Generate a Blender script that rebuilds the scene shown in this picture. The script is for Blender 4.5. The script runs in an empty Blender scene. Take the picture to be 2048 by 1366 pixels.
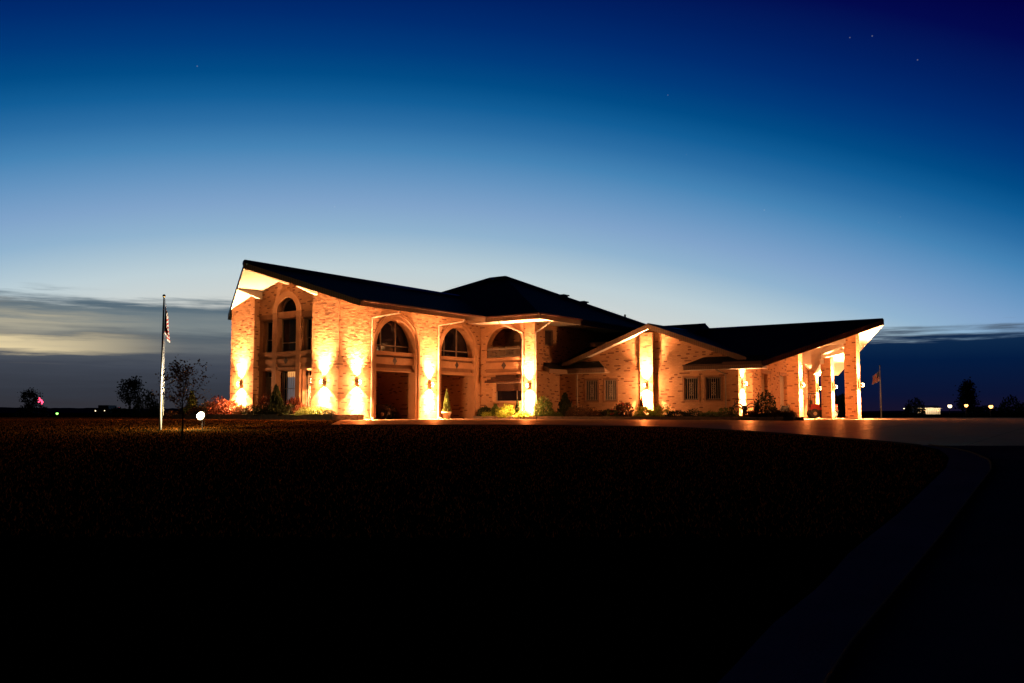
import bpy, bmesh, math, random
import numpy as np
from mathutils import Vector, Matrix
from mathutils.geometry import tessellate_polygon

sc = bpy.context.scene
COL = sc.collection
# ------------------------------------------------------------------ camera
F_PX, HC = 1820.0, 0.38
cam_d = bpy.data.cameras.new('camera')
cam_d.sensor_width = 36.0
cam_d.lens = F_PX / 2048 * 36.0
cam_d.clip_start = 0.1
cam_d.clip_end = 12000
cam = bpy.data.objects.new('camera', cam_d)
COL.objects.link(cam)
cam.location = (0, 0, HC)
cam.rotation_euler = (math.radians(90) + math.atan(142 / F_PX), 0, 0)
sc.camera = cam
sc.view_settings.view_transform = 'Standard'
sc.view_settings.look = 'None'
sc.view_settings.exposure = 0
sc.view_settings.gamma = 1
sc.render.engine = 'CYCLES'
sc.cycles.use_denoising = True
sc.cycles.max_bounces = 6
sc.cycles.diffuse_bounces = 4
sc.cycles.glossy_bounces = 3
sc.cycles.sample_clamp_indirect = 6.0
sc.cycles.use_light_tree = True


def s2l(c):
    return tuple(((x / 255) / 12.92 if x / 255 <= .04045 else ((x / 255 + .055) / 1.055) ** 2.4) for x in c) + (1,)


# ------------------------------------------------------------------ node helper
class NT:
    def __init__(s, tree):
        s.t = tree
        s.n = tree.nodes
        s.l = tree.links

    def new(s, typ, **kw):
        n = s.n.new(typ)
        for k, v in kw.items():
            setattr(n, k, v)
        return n

    def link(s, a, b):
        s.l.new(a, b)

    def math(s, op, a, b=None, c=None, clamp=False):
        n = s.n.new('ShaderNodeMath')
        n.operation = op
        n.use_clamp = clamp
        for i, x in enumerate((a, b, c)):
            if x is None:
                continue
            if isinstance(x, (int, float)):
                n.inputs[i].default_value = x
            else:
                s.l.new(x, n.inputs[i])
        return n.outputs[0]

    def ramp(s, fac, stops, interp='LINEAR'):
        n = s.n.new('ShaderNodeValToRGB')
        n.color_ramp.interpolation = interp
        els = n.color_ramp.elements
        while len(els) < len(stops):
            els.new(.5)
        for e, (p, c) in zip(els, stops):
            e.position = p
            e.color = c if len(c) == 4 else tuple(c) + (1,)
        s.l.new(fac, n.inputs[0])
        return n.outputs[0]

    def mix(s, fac, a, b):
        n = s.n.new('ShaderNodeMix')
        n.data_type = 'RGBA'
        for i, x in ((0, fac), (6, a), (7, b)):
            if isinstance(x, (int, float)):
                n.inputs[i].default_value = x
            elif isinstance(x, tuple):
                n.inputs[i].default_value = x
            else:
                s.l.new(x, n.inputs[i])
        return n.outputs[2]

    def noise(s, vec, scale, detail=3, rough=.5, dims='3D'):
        n = s.n.new('ShaderNodeTexNoise')
        n.noise_dimensions = dims
        n.inputs['Scale'].default_value = scale
        n.inputs['Detail'].default_value = detail
        n.inputs['Roughness'].default_value = rough
        if vec is not None:
            s.l.new(vec, n.inputs['Vector'])
        return n.outputs['Fac']

    def smooth(s, x, lo, hi):
        n = s.n.new('ShaderNodeMapRange')
        n.interpolation_type = 'SMOOTHSTEP'
        s.l.new(x, n.inputs[0])
        n.inputs[1].default_value = lo
        n.inputs[2].default_value = hi
        n.inputs[3].default_value = 0
        n.inputs[4].default_value = 1
        return n.outputs[0]


# ------------------------------------------------------------------ world: dusk sky after sunset
w = bpy.data.worlds.new('World')
sc.world = w
w.use_nodes = True
T = NT(w.node_tree)
T.n.clear()
tc = T.new('ShaderNodeTexCoord')
sep = T.new('ShaderNodeSeparateXYZ')
T.link(tc.outputs['Generated'], sep.inputs[0])
X, Y, Z = sep.outputs
elev = T.math('MULTIPLY', T.math('ARCSINE', Z), 57.2958)
az = T.math('MULTIPLY', T.math('ARCTAN2', X, Y), 57.2958)
daz = T.math('MULTIPLY', T.math('ADD', az, 9.0), 0.0174533)
arch = T.math('MULTIPLY', T.math('SUBTRACT', 1.0, T.math('COSINE', daz)), 38.0)
ee = T.math('ADD', elev, arch)
skyc = T.ramp(T.math('DIVIDE', ee, 50.0, clamp=True), [
    (0.00, s2l((210, 203, 190))), (.12, s2l((208, 206, 198))), (.15, s2l((205, 212, 210))), (.18, s2l((190, 208, 215))),
    (.20, s2l((172, 197, 212))), (.226, s2l((145, 180, 208))), (.258, s2l((128, 164, 203))), (.294, s2l((100, 148, 193))),
    (.324, s2l((70, 132, 182))), (.354, s2l((44, 111, 166))), (.382, s2l((18, 94, 152))), (.41, s2l((1, 76, 135))),
    (.442, s2l((0, 59, 124))), (.476, s2l((0, 44, 112))), (.51, s2l((0, 33, 100))), (.57, s2l((2, 10, 78))),
    (.62, s2l((2, 1, 64))), (.72, s2l((1, 0, 38))), (.9, s2l((0, 0, 10)))])
# cloud bank lying on the horizon
def cvec(kx, ky, ox=0., oy=0.):
    c_ = T.new('ShaderNodeCombineXYZ')
    T.link(T.math('ADD', T.math('MULTIPLY', az, kx), ox), c_.inputs[0])
    T.link(T.math('ADD', T.math('MULTIPLY', elev, ky), oy), c_.inputs[1])
    return c_.outputs[0]


n1 = T.noise(cvec(.075, .75), 1.0, 5, .55)
n2 = T.noise(cvec(.05, 1.15, 7.3), 1.0, 4, .5)
n3 = T.noise(cvec(.16, 2.6, 3.1), 1.0, 6, .62)
n4 = T.noise(cvec(.06, .35, 11.), 1.0, 3, .5)
left = T.smooth(T.math('MULTIPLY', az, -1.0), 4.0, 19.0)
top = T.math('ADD', T.math('MULTIPLY', left, 1.9), 4.9)
m = T.math('SUBTRACT', T.math('ADD', top, T.math('MULTIPLY', T.math('SUBTRACT', n3, .5), 2.4)), elev)
mask = T.smooth(m, -.2, .8)
we = T.math('ADD', elev, T.math('MULTIPLY', T.math('SUBTRACT', n4, .5), 1.6))
we = T.math('ADD', we, T.math('MULTIPLY', T.math('SUBTRACT', n3, .5), 1.3))
cl_left = T.ramp(T.math('DIVIDE', we, 10.0, clamp=True), [
    (0.0, s2l((52, 50, 56))), (.12, s2l((54, 58, 68))), (.27, s2l((66, 72, 84))), (.345, s2l((82, 88, 97))),
    (.40, s2l((104, 110, 114))), (.455, s2l((88, 99, 108))), (.52, s2l((126, 136, 138))), (.58, s2l((112, 126, 133))),
    (.63, s2l((88, 108, 122))), (.69, s2l((104, 124, 136))), (.75, s2l((150, 164, 170)))])
cream = T.ramp(T.math('DIVIDE', we, 10.0, clamp=True), [
    (.33, (0, 0, 0)), (.375, (1, 1, 1)), (.43, (.9, .9, .9)), (.47, (.15, .15, .15)), (.53, (.4, .4, .4)), (.58, (0, 0, 0))])
cf = T.math('MULTIPLY', cream, T.smooth(T.math('MULTIPLY', az, -1.0), 19., 30.))
cl_left = T.mix(cf, cl_left, s2l((238, 218, 172)))
streak = T.math('MULTIPLY', T.smooth(n2, .54, .70), T.math('MULTIPLY', T.smooth(elev, 2.2, 3.4), left))
cl_left = T.mix(T.math('MULTIPLY', streak, .5), cl_left, s2l((176, 166, 146)))
cl_right = T.ramp(T.math('DIVIDE', elev, 10.0, clamp=True), [
    (0.0, s2l((24, 18, 42))), (.1, s2l((12, 20, 52))), (.3, s2l((3, 28, 66))), (.43, s2l((16, 44, 78))),
    (.50, s2l((84, 98, 112))), (.60, s2l((160, 166, 166)))])
cl = T.mix(T.smooth(az, -8, 14), cl_left, cl_right)
fall = T.ramp(T.math('DIVIDE', T.math('ABSOLUTE', T.math('ADD', az, 3.0)), 180.), [
    (0, (1, 1, 1)), (.20, (.9, .9, .9)), (.42, (.16, .16, .17)), (1, (.04, .04, .05))])
mm = T.new('ShaderNodeMix')
mm.data_type = 'RGBA'
mm.blend_type = 'MULTIPLY'
mm.inputs[0].default_value = 1
T.link(cl, mm.inputs[6])
T.link(fall, mm.inputs[7])
cl = mm.outputs[2]
base = T.mix(mask, skyc, cl)
# a few first stars
vo = T.new('ShaderNodeTexVoronoi')
vo.inputs['Scale'].default_value = 48
T.link(tc.outputs['Generated'], vo.inputs['Vector'])
sv = T.new('ShaderNodeSeparateColor')
T.link(vo.outputs['Color'], sv.inputs[0])
star = T.math('MULTIPLY', T.math('SUBTRACT', 1., T.math('DIVIDE', vo.outputs['Distance'], .042), clamp=True),
              T.math('MULTIPLY', T.math('GREATER_THAN', sv.outputs[0], .6), T.smooth(elev, 9, 13)))
base = T.mix(T.math('MULTIPLY', star, .2), base, (1, 1, 1, 1))
bg = T.new('ShaderNodeBackground')
T.link(base, bg.inputs[0])
bg.inputs[1].default_value = 1.0
wo = T.new('ShaderNodeOutputWorld')
T.link(bg.outputs[0], wo.inputs[0])

LAMP = (1.0, .455, .19)


# ------------------------------------------------------------------ materials
def mat(name, col=(.5, .5, .5), rough=.7, metal=0., spec=.5, emit=None, es=0., fn=None):
    m_ = bpy.data.materials.new(name)
    m_.use_nodes = True
    T = NT(m_.node_tree)
    b = T.n['Principled BSDF']
    b.inputs['Base Color'].default_value = tuple(col) + (1,)
    b.inputs['Roughness'].default_value = rough
    b.inputs['Metallic'].default_value = metal
    b.inputs['Specular IOR Level'].default_value = spec
    if emit:
        b.inputs['Emission Color'].default_value = tuple(emit) + (1,)
        b.inputs['Emission Strength'].default_value = es
    if fn:
        fn(T, b)
    return m_


def bump(T, b, h, strength=.5, dist=.01):
    n = T.new('ShaderNodeBump')
    n.inputs['Strength'].default_value = strength
    n.inputs['Distance'].default_value = dist
    T.link(h, n.inputs['Height'])
    T.link(n.outputs[0], b.inputs['Normal'])


def f_brick(T, b):
    uv = T.new('ShaderNodeUVMap')
    s = T.new('ShaderNodeSeparateXYZ')
    T.link(uv.outputs[0], s.inputs[0])
    BW, BH, MO = .213, .0765, .010
    row = T.math('FLOOR', T.math('DIVIDE', s.outputs[1], BH))
    fy = T.math('FRACT', T.math('DIVIDE', s.outputs[1], BH))
    sx = T.math('ADD', T.math('DIVIDE', s.outputs[0], BW), T.math('MULTIPLY', T.math('MODULO', T.math('ABSOLUTE', row), 2.), .5))
    colm = T.math('FLOOR', sx)
    fx = T.math('FRACT', sx)
    mx = T.math('LESS_THAN', fx, MO / BW)
    my = T.math('LESS_THAN', fy, MO / BH)
    mort = T.math('MAXIMUM', mx, my)
    cv = T.new('ShaderNodeCombineXYZ')
    T.link(colm, cv.inputs[0])
    T.link(row, cv.inputs[1])
    wn = T.new('ShaderNodeTexWhiteNoise')
    wn.noise_dimensions = '2D'
    T.link(cv.outputs[0], wn.inputs['Vector'])
    rnd = wn.outputs['Value']
    # flashed bricks: roughly one in eight, spaced out by a coarse lattice
    lat = T.math('MODULO', T.math('ADD', T.math('ADD', colm, T.math('MULTIPLY', row, 3.)), 4000.), 8.)
    pick = T.math('LESS_THAN', T.math('ABSOLUTE', T.math('SUBTRACT', lat, T.math('FLOOR', T.math('MULTIPLY', rnd, 3.2)))), .5)
    pick = T.math('MULTIPLY', pick, T.math('GREATER_THAN', rnd, .18))
    c = T.ramp(rnd, [(0, (.46, .225, .10)), (.3, (.54, .275, .125)), (.6, (.49, .245, .112)), (1., (.58, .30, .145))])
    dk = T.mix(T.math('FRACT', T.math('MULTIPLY', rnd, 9.)), (.22, .08, .03, 1), (.15, .05, .02, 1))
    c = T.mix(pick, c, dk)
    c = T.mix(mort, c, (.36, .22, .12, 1))
    nz = T.noise(uv.outputs[0], .7, 4, .6)
    c = T.mix(T.math('MULTIPLY', T.smooth(nz, .35, .75), .25), c, (.30, .17, .09, 1))
    T.link(c, b.inputs['Base Color'])
    fine = T.noise(uv.outputs[0], 22, 3, .7)
    r2 = T.math('FRACT', T.math('MULTIPLY', rnd, 37.))
    r2_ = T.math('FRACT', T.math('MULTIPLY', rnd, 53.))
    r3 = T.math('FRACT', T.math('MULTIPLY', rnd, 91.))
    tilt = T.math('MULTIPLY', T.math('SUBTRACT', r3, .5), T.math('MULTIPLY', fy, .75))
    tilt2 = T.math('MULTIPLY', T.math('SUBTRACT', r2_, .5), T.math('MULTIPLY', fx, .75))
    h = T.math('ADD', T.math('ADD', tilt, T.math('ADD', tilt2, T.math('MULTIPLY', T.math('SUBTRACT', 1., mort), .9))),
               T.math('ADD', T.math('MULTIPLY', r2, .9), T.math('MULTIPLY', fine, .8)))
    bump(T, b, h, 1., .016)


def f_noise(c1, c2, scale=3., bs=.3, bd=.01, bscale=40, coord='Object', stretch=None):
    def f(T, b):
        tc = T.new('ShaderNodeTexCoord')
        v = tc.outputs[coord]
        if stretch:
            mp = T.new('ShaderNodeMapping')
            mp.inputs['Scale'].default_value = stretch
            T.link(v, mp.inputs[0])
            v = mp.outputs[0]
        n = T.noise(v, scale, 5, .6)
        T.link(T.mix(T.smooth(n, .3, .7), tuple(c1) + (1,), tuple(c2) + (1,)), b.inputs['Base Color'])
        bump(T, b, T.noise(tc.outputs[coord], bscale, 4, .6), bs, bd)
    return f


def f_ribs(c, gap=.11):
    def f(T, b):
        uv = T.new('ShaderNodeUVMap')
        s = T.new('ShaderNodeSeparateXYZ')
        T.link(uv.outputs[0], s.inputs[0])
        fr = T.math('FRACT', T.math('DIVIDE', s.outputs[0], gap))
        g = T.math('LESS_THAN', fr, .22)
        n = T.noise(uv.outputs[0], 2.0, 3, .6)
        cc = T.mix(T.math('MULTIPLY', n, .3), tuple(c) + (1,), tuple(x * .6 for x in c) + (1,))
        T.link(T.mix(g, cc, tuple(x * .38 for x in c) + (1,)), b.inputs['Base Color'])
        bump(T, b, T.math('SUBTRACT', 1, g), .8, .01)
    return f


def f_shingle(T, b):
    uv = T.new('ShaderNodeUVMap')
    br = T.new('ShaderNodeTexBrick')
    T.link(uv.outputs[0], br.inputs['Vector'])
    br.inputs['Scale'].default_value = 1
    br.inputs['Brick Width'].default_value = .3
    br.inputs['Row Height'].default_value = .14
    br.inputs['Mortar Size'].default_value = .008
    br.inputs['Color1'].default_value = (.004, .004, .005, 1)
    br.inputs['Color2'].default_value = (.012, .011, .011, 1)
    br.inputs['Mortar'].default_value = (.003, .003, .003, 1)
    T.link(br.outputs['Color'], b.inputs['Base Color'])
    bump(T, b, T.math('ADD', br.outputs['Color'], T.noise(uv.outputs[0], 40, 3, .6)), .5, .01)


def f_concrete(T, b):
    tc = T.new('ShaderNodeTexCoord')
    n = T.noise(tc.outputs['Object'], .35, 6, .65)
    n2_ = T.noise(tc.outputs['Object'], 6, 5, .7)
    c = T.mix(T.smooth(n, .3, .7), (.34, .21, .12, 1), (.46, .29, .17, 1))
    c = T.mix(T.math('MULTIPLY', n2_, .35), c, (.17, .13, .10, 1))
    s = T.new('ShaderNodeSeparateXYZ')
    mp = T.new('ShaderNodeMapping')
    mp.inputs['Rotation'].default_value = (0, 0, math.radians(-54.4))
    T.link(tc.outputs['Object'], mp.inputs[0])
    T.link(mp.outputs[0], s.inputs[0])
    j = None
    for o in (s.outputs[0], s.outputs[1]):
        g = T.math('LESS_THAN', T.math('FRACT', T.math('DIVIDE', o, 4.2)), .008)
        j = g if j is None else T.math('MAXIMUM', j, g)
    c = T.mix(j, c, (.06, .055, .05, 1))
    T.link(c, b.inputs['Base Color'])
    T.link(T.math('ADD', T.math('MULTIPLY', n, .25), .33), b.inputs['Roughness'])
    bump(T, b, T.math('SUBTRACT', T.math('ADD', T.math('MULTIPLY', n2_, .5), T.noise(tc.outputs['Object'], 60, 3, .6)), j), .25, .004)
    # weak gloss over diffuse concrete, with the lamps' orange put into its tint
    gl = T.new('ShaderNodeBsdfGlossy')
    gl.inputs['Color'].default_value = (1, .52, .25, 1)
    T.link(T.math('ADD', T.math('MULTIPLY', n, .3), .22), gl.inputs['Roughness'])
    mx = T.new('ShaderNodeMixShader')
    T.link(T.math('ADD', T.math('MULTIPLY', n2_, .16), .08), mx.inputs[0])
    T.link(b.outputs[0], mx.inputs[1])
    T.link(gl.outputs[0], mx.inputs[2])
    T.link(mx.outputs[0], T.n['Material Output'].inputs[0])


def f_lawn(T, b):
    tc = T.new('ShaderNodeTexCoord')
    n = T.noise(tc.outputs['Object'], .18, 6, .6)
    n2_ = T.noise(tc.outputs['Object'], 9, 5, .7)
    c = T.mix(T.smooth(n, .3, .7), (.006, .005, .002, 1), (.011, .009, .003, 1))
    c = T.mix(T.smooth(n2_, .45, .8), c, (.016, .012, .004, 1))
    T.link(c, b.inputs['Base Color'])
    bump(T, b, T.math('ADD', n2_, T.noise(tc.outputs['Object'], 45, 4, .7)), 1., .05)


def f_flag(T, b):
    uv = T.new('ShaderNodeUVMap')
    s = T.new('ShaderNodeSeparateXYZ')
    T.link(uv.outputs[0], s.inputs[0])
    st = T.math('LESS_THAN', T.math('FRACT', T.math('MULTIPLY', s.outputs[1], 6.5)), .5)
    c = T.mix(st, (.55, .03, .03, 1), (.8, .78, .75, 1))
    can = T.math('MULTIPLY', T.math('LESS_THAN', s.outputs[0], .42), T.math('GREATER_THAN', s.outputs[1], .46))
    fx = T.math('SUBTRACT', T.math('FRACT', T.math('MULTIPLY', s.outputs[0], 19)), .5)
    fy = T.math('SUBTRACT', T.math('FRACT', T.math('MULTIPLY', s.outputs[1], 16)), .5)
    d = T.math('SQRT', T.math('ADD', T.math('MULTIPLY', fx, fx), T.math('MULTIPLY', fy, fy)))
    cc = T.mix(T.math('LESS_THAN', d, .27), (.012, .02, .10, 1), (.8, .8, .8, 1))
    T.link(T.mix(can, c, cc), b.inputs['Base Color'])


def leafmat(name, c1, c2, tr=.25, spec=.1):
    def f(T, b):
        g = T.new('ShaderNodeNewGeometry')
        T.link(T.ramp(g.outputs['Random Per Island'], [(0, tuple(c1)), (.55, tuple(c2)), (1, tuple(x * 1.5 for x in c2))]),
               b.inputs['Base Color'])
        b.inputs['Subsurface Weight'].default_value = 0
        t = T.new('ShaderNodeBsdfTranslucent')
        t.inputs[0].default_value = tuple(c2) + (1,)
        mx = T.new('ShaderNodeMixShader')
        mx.inputs[0].default_value = tr
        T.link(b.outputs[0], mx.inputs[1])
        T.link(t.outputs[0], mx.inputs[2])
        T.link(mx.outputs[0], T.n['Material Output'].inputs[0])
    return mat(name, c1, .6, spec=spec, fn=f)


M = {}
M['brick'] = mat('tan brick', rough=.85, spec=.25, fn=f_brick)
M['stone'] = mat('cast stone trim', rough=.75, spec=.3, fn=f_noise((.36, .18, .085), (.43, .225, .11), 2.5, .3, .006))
M['stone_dark'] = mat('shade darkened stone trim', rough=.8, spec=.3, fn=f_noise((.22, .105, .05), (.28, .14, .07), 2.5, .3, .006))  # darker copy of the trim; recess shade put into its colour
M['shingle'] = mat('dark shingle', rough=.7, spec=.1, fn=f_shingle)
M['fascia'] = mat('ribbed fascia metal', rough=.55, fn=f_ribs((.25, .145, .08)))
M['soffit'] = mat('soffit panel', rough=.6, spec=.3, fn=f_noise((.66, .58, .46), (.60, .52, .41), 4, .05, .002, 20))
M['white_metal'] = mat('white painted metal', rough=.45, fn=f_noise((.33, .26, .19), (.28, .22, .16), 6, .05, .002))
M['gutter'] = mat('brown gutter', (.10, .045, .03), .5, fn=f_noise((.12, .05, .035), (.08, .035, .025), 5, .1, .003))
M['glass'] = mat('dark window glass', (.008, .006, .008), .08, spec=.22, fn=None)
M['frame'] = mat('window frame paint', rough=.5, fn=f_noise((.25, .17, .12), (.2, .14, .1), 6, .1, .003))
M['door'] = mat('garage door paint', rough=.5, spec=.4, fn=f_noise((.62, .55, .46), (.56, .49, .41), 3, .08, .003))
M['dark'] = mat('dark inset', (.03, .015, .012), .7, fn=f_noise((.03, .015, .012), (.02, .01, .01), 6, .2, .004))
M['door_dark'] = mat('dark wood door', rough=.6, fn=f_noise((.10, .045, .028), (.07, .03, .02), 5, .2, .004, 30, stretch=(6, 6, .6)))
M['hood'] = mat('dark brown hood tile', rough=.8, spec=.2, fn=f_noise((.045, .018, .01), (.065, .026, .014), 6, .6, .01, 30))
M['bronze'] = mat('tan sconce enamel', (.5, .38, .26), .5, 0., fn=f_noise((.50, .38, .26), (.42, .31, .2), 9, .2, .003))
M['lens'] = mat('lit sconce lens', (.9, .8, .6), .3, emit=(1, .62, .25), es=60)
M['concrete'] = mat('driveway concrete', rough=.5, spec=0., fn=f_concrete)
M['kerb'] = mat('kerb concrete', rough=.9, spec=0., fn=f_noise((.06, .055, .05), (.045, .043, .04), 2, .5, .01))
M['asphalt'] = mat('asphalt', rough=1., spec=0., fn=f_noise((.055, .055, .075), (.075, .075, .10), .6, .5, .012, 50))
M['gutterconc'] = mat('pale concrete edging', rough=1., spec=0., fn=f_noise((.09, .09, .14), (.12, .12, .18), .8, .5, .01))
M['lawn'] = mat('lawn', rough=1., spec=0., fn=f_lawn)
M['soil'] = mat('mulch', rough=1, spec=.1, fn=f_noise((.035, .022, .014), (.07, .045, .03), 8, 1., .04, 20))
M['stonewall'] = mat('bed wall stone', rough=.85, fn=f_noise((.22, .16, .12), (.15, .11, .08), 3, .8, .02, 12))
M['hill'] = mat('far wooded hill', rough=1, spec=0., fn=f_noise((.06, .09, .25), (.045, .07, .19), .02, .3, 1., .1))  # blue of distant haze put into the hill colour
M['bark'] = mat('bark', rough=.9, fn=f_noise((.07, .045, .03), (.04, .028, .02), 12, .6, .01, 40))
M['leaf_dark'] = leafmat('dark evergreen leaf', (.012, .022, .008), (.028, .038, .014))
M['leaf_green'] = leafmat('green leaf', (.04, .07, .015), (.10, .13, .03))
M['leaf_yellow'] = leafmat('yellow green juniper', (.20, .25, .03), (.38, .42, .06), .3)
M['leaf_red'] = leafmat('red brown leaf', (.045, .012, .006), (.10, .026, .011))
M['leaf_rust'] = leafmat('dull rusty leaf', (.05, .028, .012), (.11, .055, .022))
M['petal'] = leafmat('red petal', (.35, .03, .02), (.5, .06, .03))
M['steel'] = mat('pole white paint', rough=.4, metal=0., fn=f_noise((.55, .54, .52), (.48, .47, .45), 4, .05, .002))
M['gold'] = mat('pole ball', (.5, .35, .12), .3, 1., fn=f_noise((.5, .35, .12), (.4, .28, .1), 9, .05, .002))
M['flag'] = mat('flag cloth', rough=.8, fn=f_flag)
M['rope'] = mat('halyard', rough=.9, fn=f_noise((.5, .47, .42), (.4, .37, .33), 30, .1, .002))
M['red_paint'] = mat('red tractor paint', rough=.35, fn=f_noise((.50, .035, .02), (.40, .03, .02), 4, .05, .002))
M['black'] = mat('black steel', rough=.45, fn=f_noise((.02, .02, .02), (.03, .028, .026), 6, .1, .003))
M['rubber'] = mat('tyre rubber', rough=.85, fn=f_noise((.02, .02, .02), (.035, .033, .03), 10, .4, .006))
M['rim'] = mat('cream wheel rim', rough=.5, fn=f_noise((.55, .42, .25), (.45, .34, .2), 8, .1, .002))
M['chrome'] = mat('bare metal', rough=.25, metal=1., fn=f_noise((.6, .58, .55), (.5, .48, .45), 8, .1, .002))
M['terracotta'] = mat('stone planter', rough=.8, fn=f_noise((.55, .42, .30), (.45, .33, .22), 6, .4, .008))
M['curtain'] = mat('pale curtain', (.45, .5, .55), .9, emit=(.50, .46, .50), es=.16, fn=None)
M['valance'] = mat('lit valance', (.8, .6, .35), .8, emit=(1., .42, .12), es=.9)  # lamplit look put in as the cloth's own glow
M['bulb_white'] = mat('lit lamp', emit=(1, .78, .48), es=3.5)
M['bulb_warm'] = mat('lit sodium lamp', emit=(1, .40, .10), es=6)
M['bulb_red'] = mat('lit red lamp', emit=(1, .05, .12), es=4)
M['bulb_green'] = mat('lit green lamp', emit=(.25, 1, .12), es=5)
M['flood'] = mat('lit floodlight lens', emit=(1, .80, .45), es=9)
M['farwall'] = mat('pale metal wall', rough=.7, fn=f_ribs((.6, .55, .48), .4))


# ------------------------------------------------------------------ geometry helpers
AZ = math.radians(35.6)
U2, V2 = (math.sin(AZ), math.cos(AZ)), (-math.cos(AZ), math.sin(AZ))


def W(u, v, z=0.):
    return Vector((u * U2[0] + v * V2[0], u * U2[1] + v * V2[1], z))


def zt(y):
    return 0. if y >= 44 else (-((44 - y) / 44) ** 1.4 * 1.4 if y > 0 else -1.4)


class MB:
    def __init__(s, off=(0, 0, 0)):
        s.v, s.f, s.m, s.off = [], [], [], off

    def add(s, vs, fs, m=0):
        b = len(s.v)
        s.v += [(x - s.off[0], y - s.off[1], z - s.off[2]) for x, y, z in vs]
        s.f += [tuple(b + i for i in f) for f in fs]
        s.m += [m] * len(fs) if isinstance(m, int) else list(m)
        return s

    def box(s, x0, x1, y0, y1, z0, z1, m=0):
        x0, x1 = min(x0, x1), max(x0, x1)
        y0, y1 = min(y0, y1), max(y0, y1)
        v = [(x0, y0, z0), (x1, y0, z0), (x1, y1, z0), (x0, y1, z0), (x0, y0, z1), (x1, y0, z1), (x1, y1, z1), (x0, y1, z1)]
        return s.add(v, [(0, 3, 2, 1), (4, 5, 6, 7), (0, 1, 5, 4), (1, 2, 6, 5), (2, 3, 7, 6), (3, 0, 4, 7)], m)

    def slab(s, pts, t, mt=0, ms=1, mb=2):
        n = len(pts)
        a = [Vector(p) for p in pts]
        nz = sum((a[i] - a[0]).cross(a[i + 1] - a[0]).z for i in range(1, n - 1))
        if nz < 0:
            pts = pts[::-1]
        v = list(pts) + [(x, y, z - t) for x, y, z in pts]
        fs = [tuple(range(n)), tuple(range(2 * n - 1, n - 1, -1))]
        ms_ = [mt, mb]
        for i in range(n):
            j = (i + 1) % n
            fs.append((i, n + i, n + j, j))
            ms_.append(ms)
        return s.add(v, fs, ms_)

    def tube(s, pts, r, n=8, m=0, cap=True):
        rs = r if isinstance(r, (list, tuple)) else [r] * len(pts)
        P = [Vector(p) for p in pts]
        vs, fs = [], []
        for i, p in enumerate(P):
            d = (P[min(i + 1, len(P) - 1)] - P[max(i - 1, 0)]).normalized()
            a = d.cross(Vector((0, 0, 1)) if abs(d.z) < .95 else Vector((1, 0, 0))).normalized()
            b = d.cross(a)
            for k in range(n):
                t = 2 * math.pi * k / n
                vs.append(tuple(p + (a * math.cos(t) + b * math.sin(t)) * rs[i]))
        for i in range(len(P) - 1):
            for k in range(n):
                k2 = (k + 1) % n
                fs.append((i * n + k, i * n + k2, (i + 1) * n + k2, (i + 1) * n + k))
        if cap:
            fs.append(tuple(range(n - 1, -1, -1)))
            fs.append(tuple((len(P) - 1) * n + k for k in range(n)))
        return s.add(vs, fs, m)

    def bar(s, a, b, w_, h=None, m=0):
        h = h or w_
        a, b = Vector(a), Vector(b)
        d = (b - a).normalized()
        x = d.cross(Vector((0, 0, 1)) if abs(d.z) < .95 else Vector((0, 1, 0))).normalized() * (w_ / 2)
        y = d.cross(x).normalized() * (h / 2)
        vs = [tuple(p + i * x + j * y) for p in (a, b) for i, j in ((-1, -1), (1, -1), (1, 1), (-1, 1))]
        return s.add(vs, [(3, 2, 1, 0), (4, 5, 6, 7), (0, 1, 5, 4), (1, 2, 6, 5), (2, 3, 7, 6), (3, 0, 4, 7)], m)

    def ball(s, c, r, m=0, n=10, k=6, sz=1.):
        vs, fs = [(c[0], c[1], c[2] + r * sz)], []
        for i in range(1, k):
            a = math.pi * i / k
            for j in range(n):
                t = 2 * math.pi * j / n
                vs.append((c[0] + r * math.sin(a) * math.cos(t), c[1] + r * math.sin(a) * math.sin(t), c[2] + r * sz * math.cos(a)))
        vs.append((c[0], c[1], c[2] - r * sz))
        for j in range(n):
            fs.append((0, 1 + j, 1 + (j + 1) % n))
        for i in range(k - 2):
            for j in range(n):
                fs.append((1 + i * n + j, 1 + (i + 1) * n + j, 1 + (i + 1) * n + (j + 1) % n, 1 + i * n + (j + 1) % n))
        L = len(vs) - 1
        for j in range(n):
            fs.append((L, 1 + (k - 2) * n + (j + 1) % n, 1 + (k - 2) * n + j))
        return s.add(vs, fs, m)

    def lathe(s, prof, c=(0, 0, 0), n=16, m=0, axis='z'):
        vs, fs = [], []
        for r, h in prof:
            for k in range(n):
                t = 2 * math.pi * k / n
                p = (r * math.cos(t), r * math.sin(t), h)
                if axis == 'x':
                    p = (p[2], p[0], p[1])
                if axis == 'y':
                    p = (p[1], p[2], p[0])
                vs.append((p[0] + c[0], p[1] + c[1], p[2] + c[2]))
        for i in range(len(prof) - 1):
            for k in range(n):
                k2 = (k + 1) % n
                fs.append((i * n + k, i * n + k2, (i + 1) * n + k2, (i + 1) * n + k))
        fs.append(tuple(range(n - 1, -1, -1)))
        fs.append(tuple((len(prof) - 1) * n + k for k in range(n)))
        return s.add(vs, fs, m)

    def build(s, name, mats, parent=None, smooth=False, uv=True):
        me = bpy.data.meshes.new(name)
        me.from_pydata(s.v, [], s.f)
        if not isinstance(mats, (list, tuple)):
            mats = [mats]
        for q in mats:
            me.materials.append(q)
        me.polygons.foreach_set('material_index', s.m)
        if smooth:
            me.polygons.foreach_set('use_smooth', [True] * len(s.f))
        if uv:
            boxuv(me, s.off)
        me.update()
        o = bpy.data.objects.new(name, me)
        COL.objects.link(o)
        o.parent = parent
        return o


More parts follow.
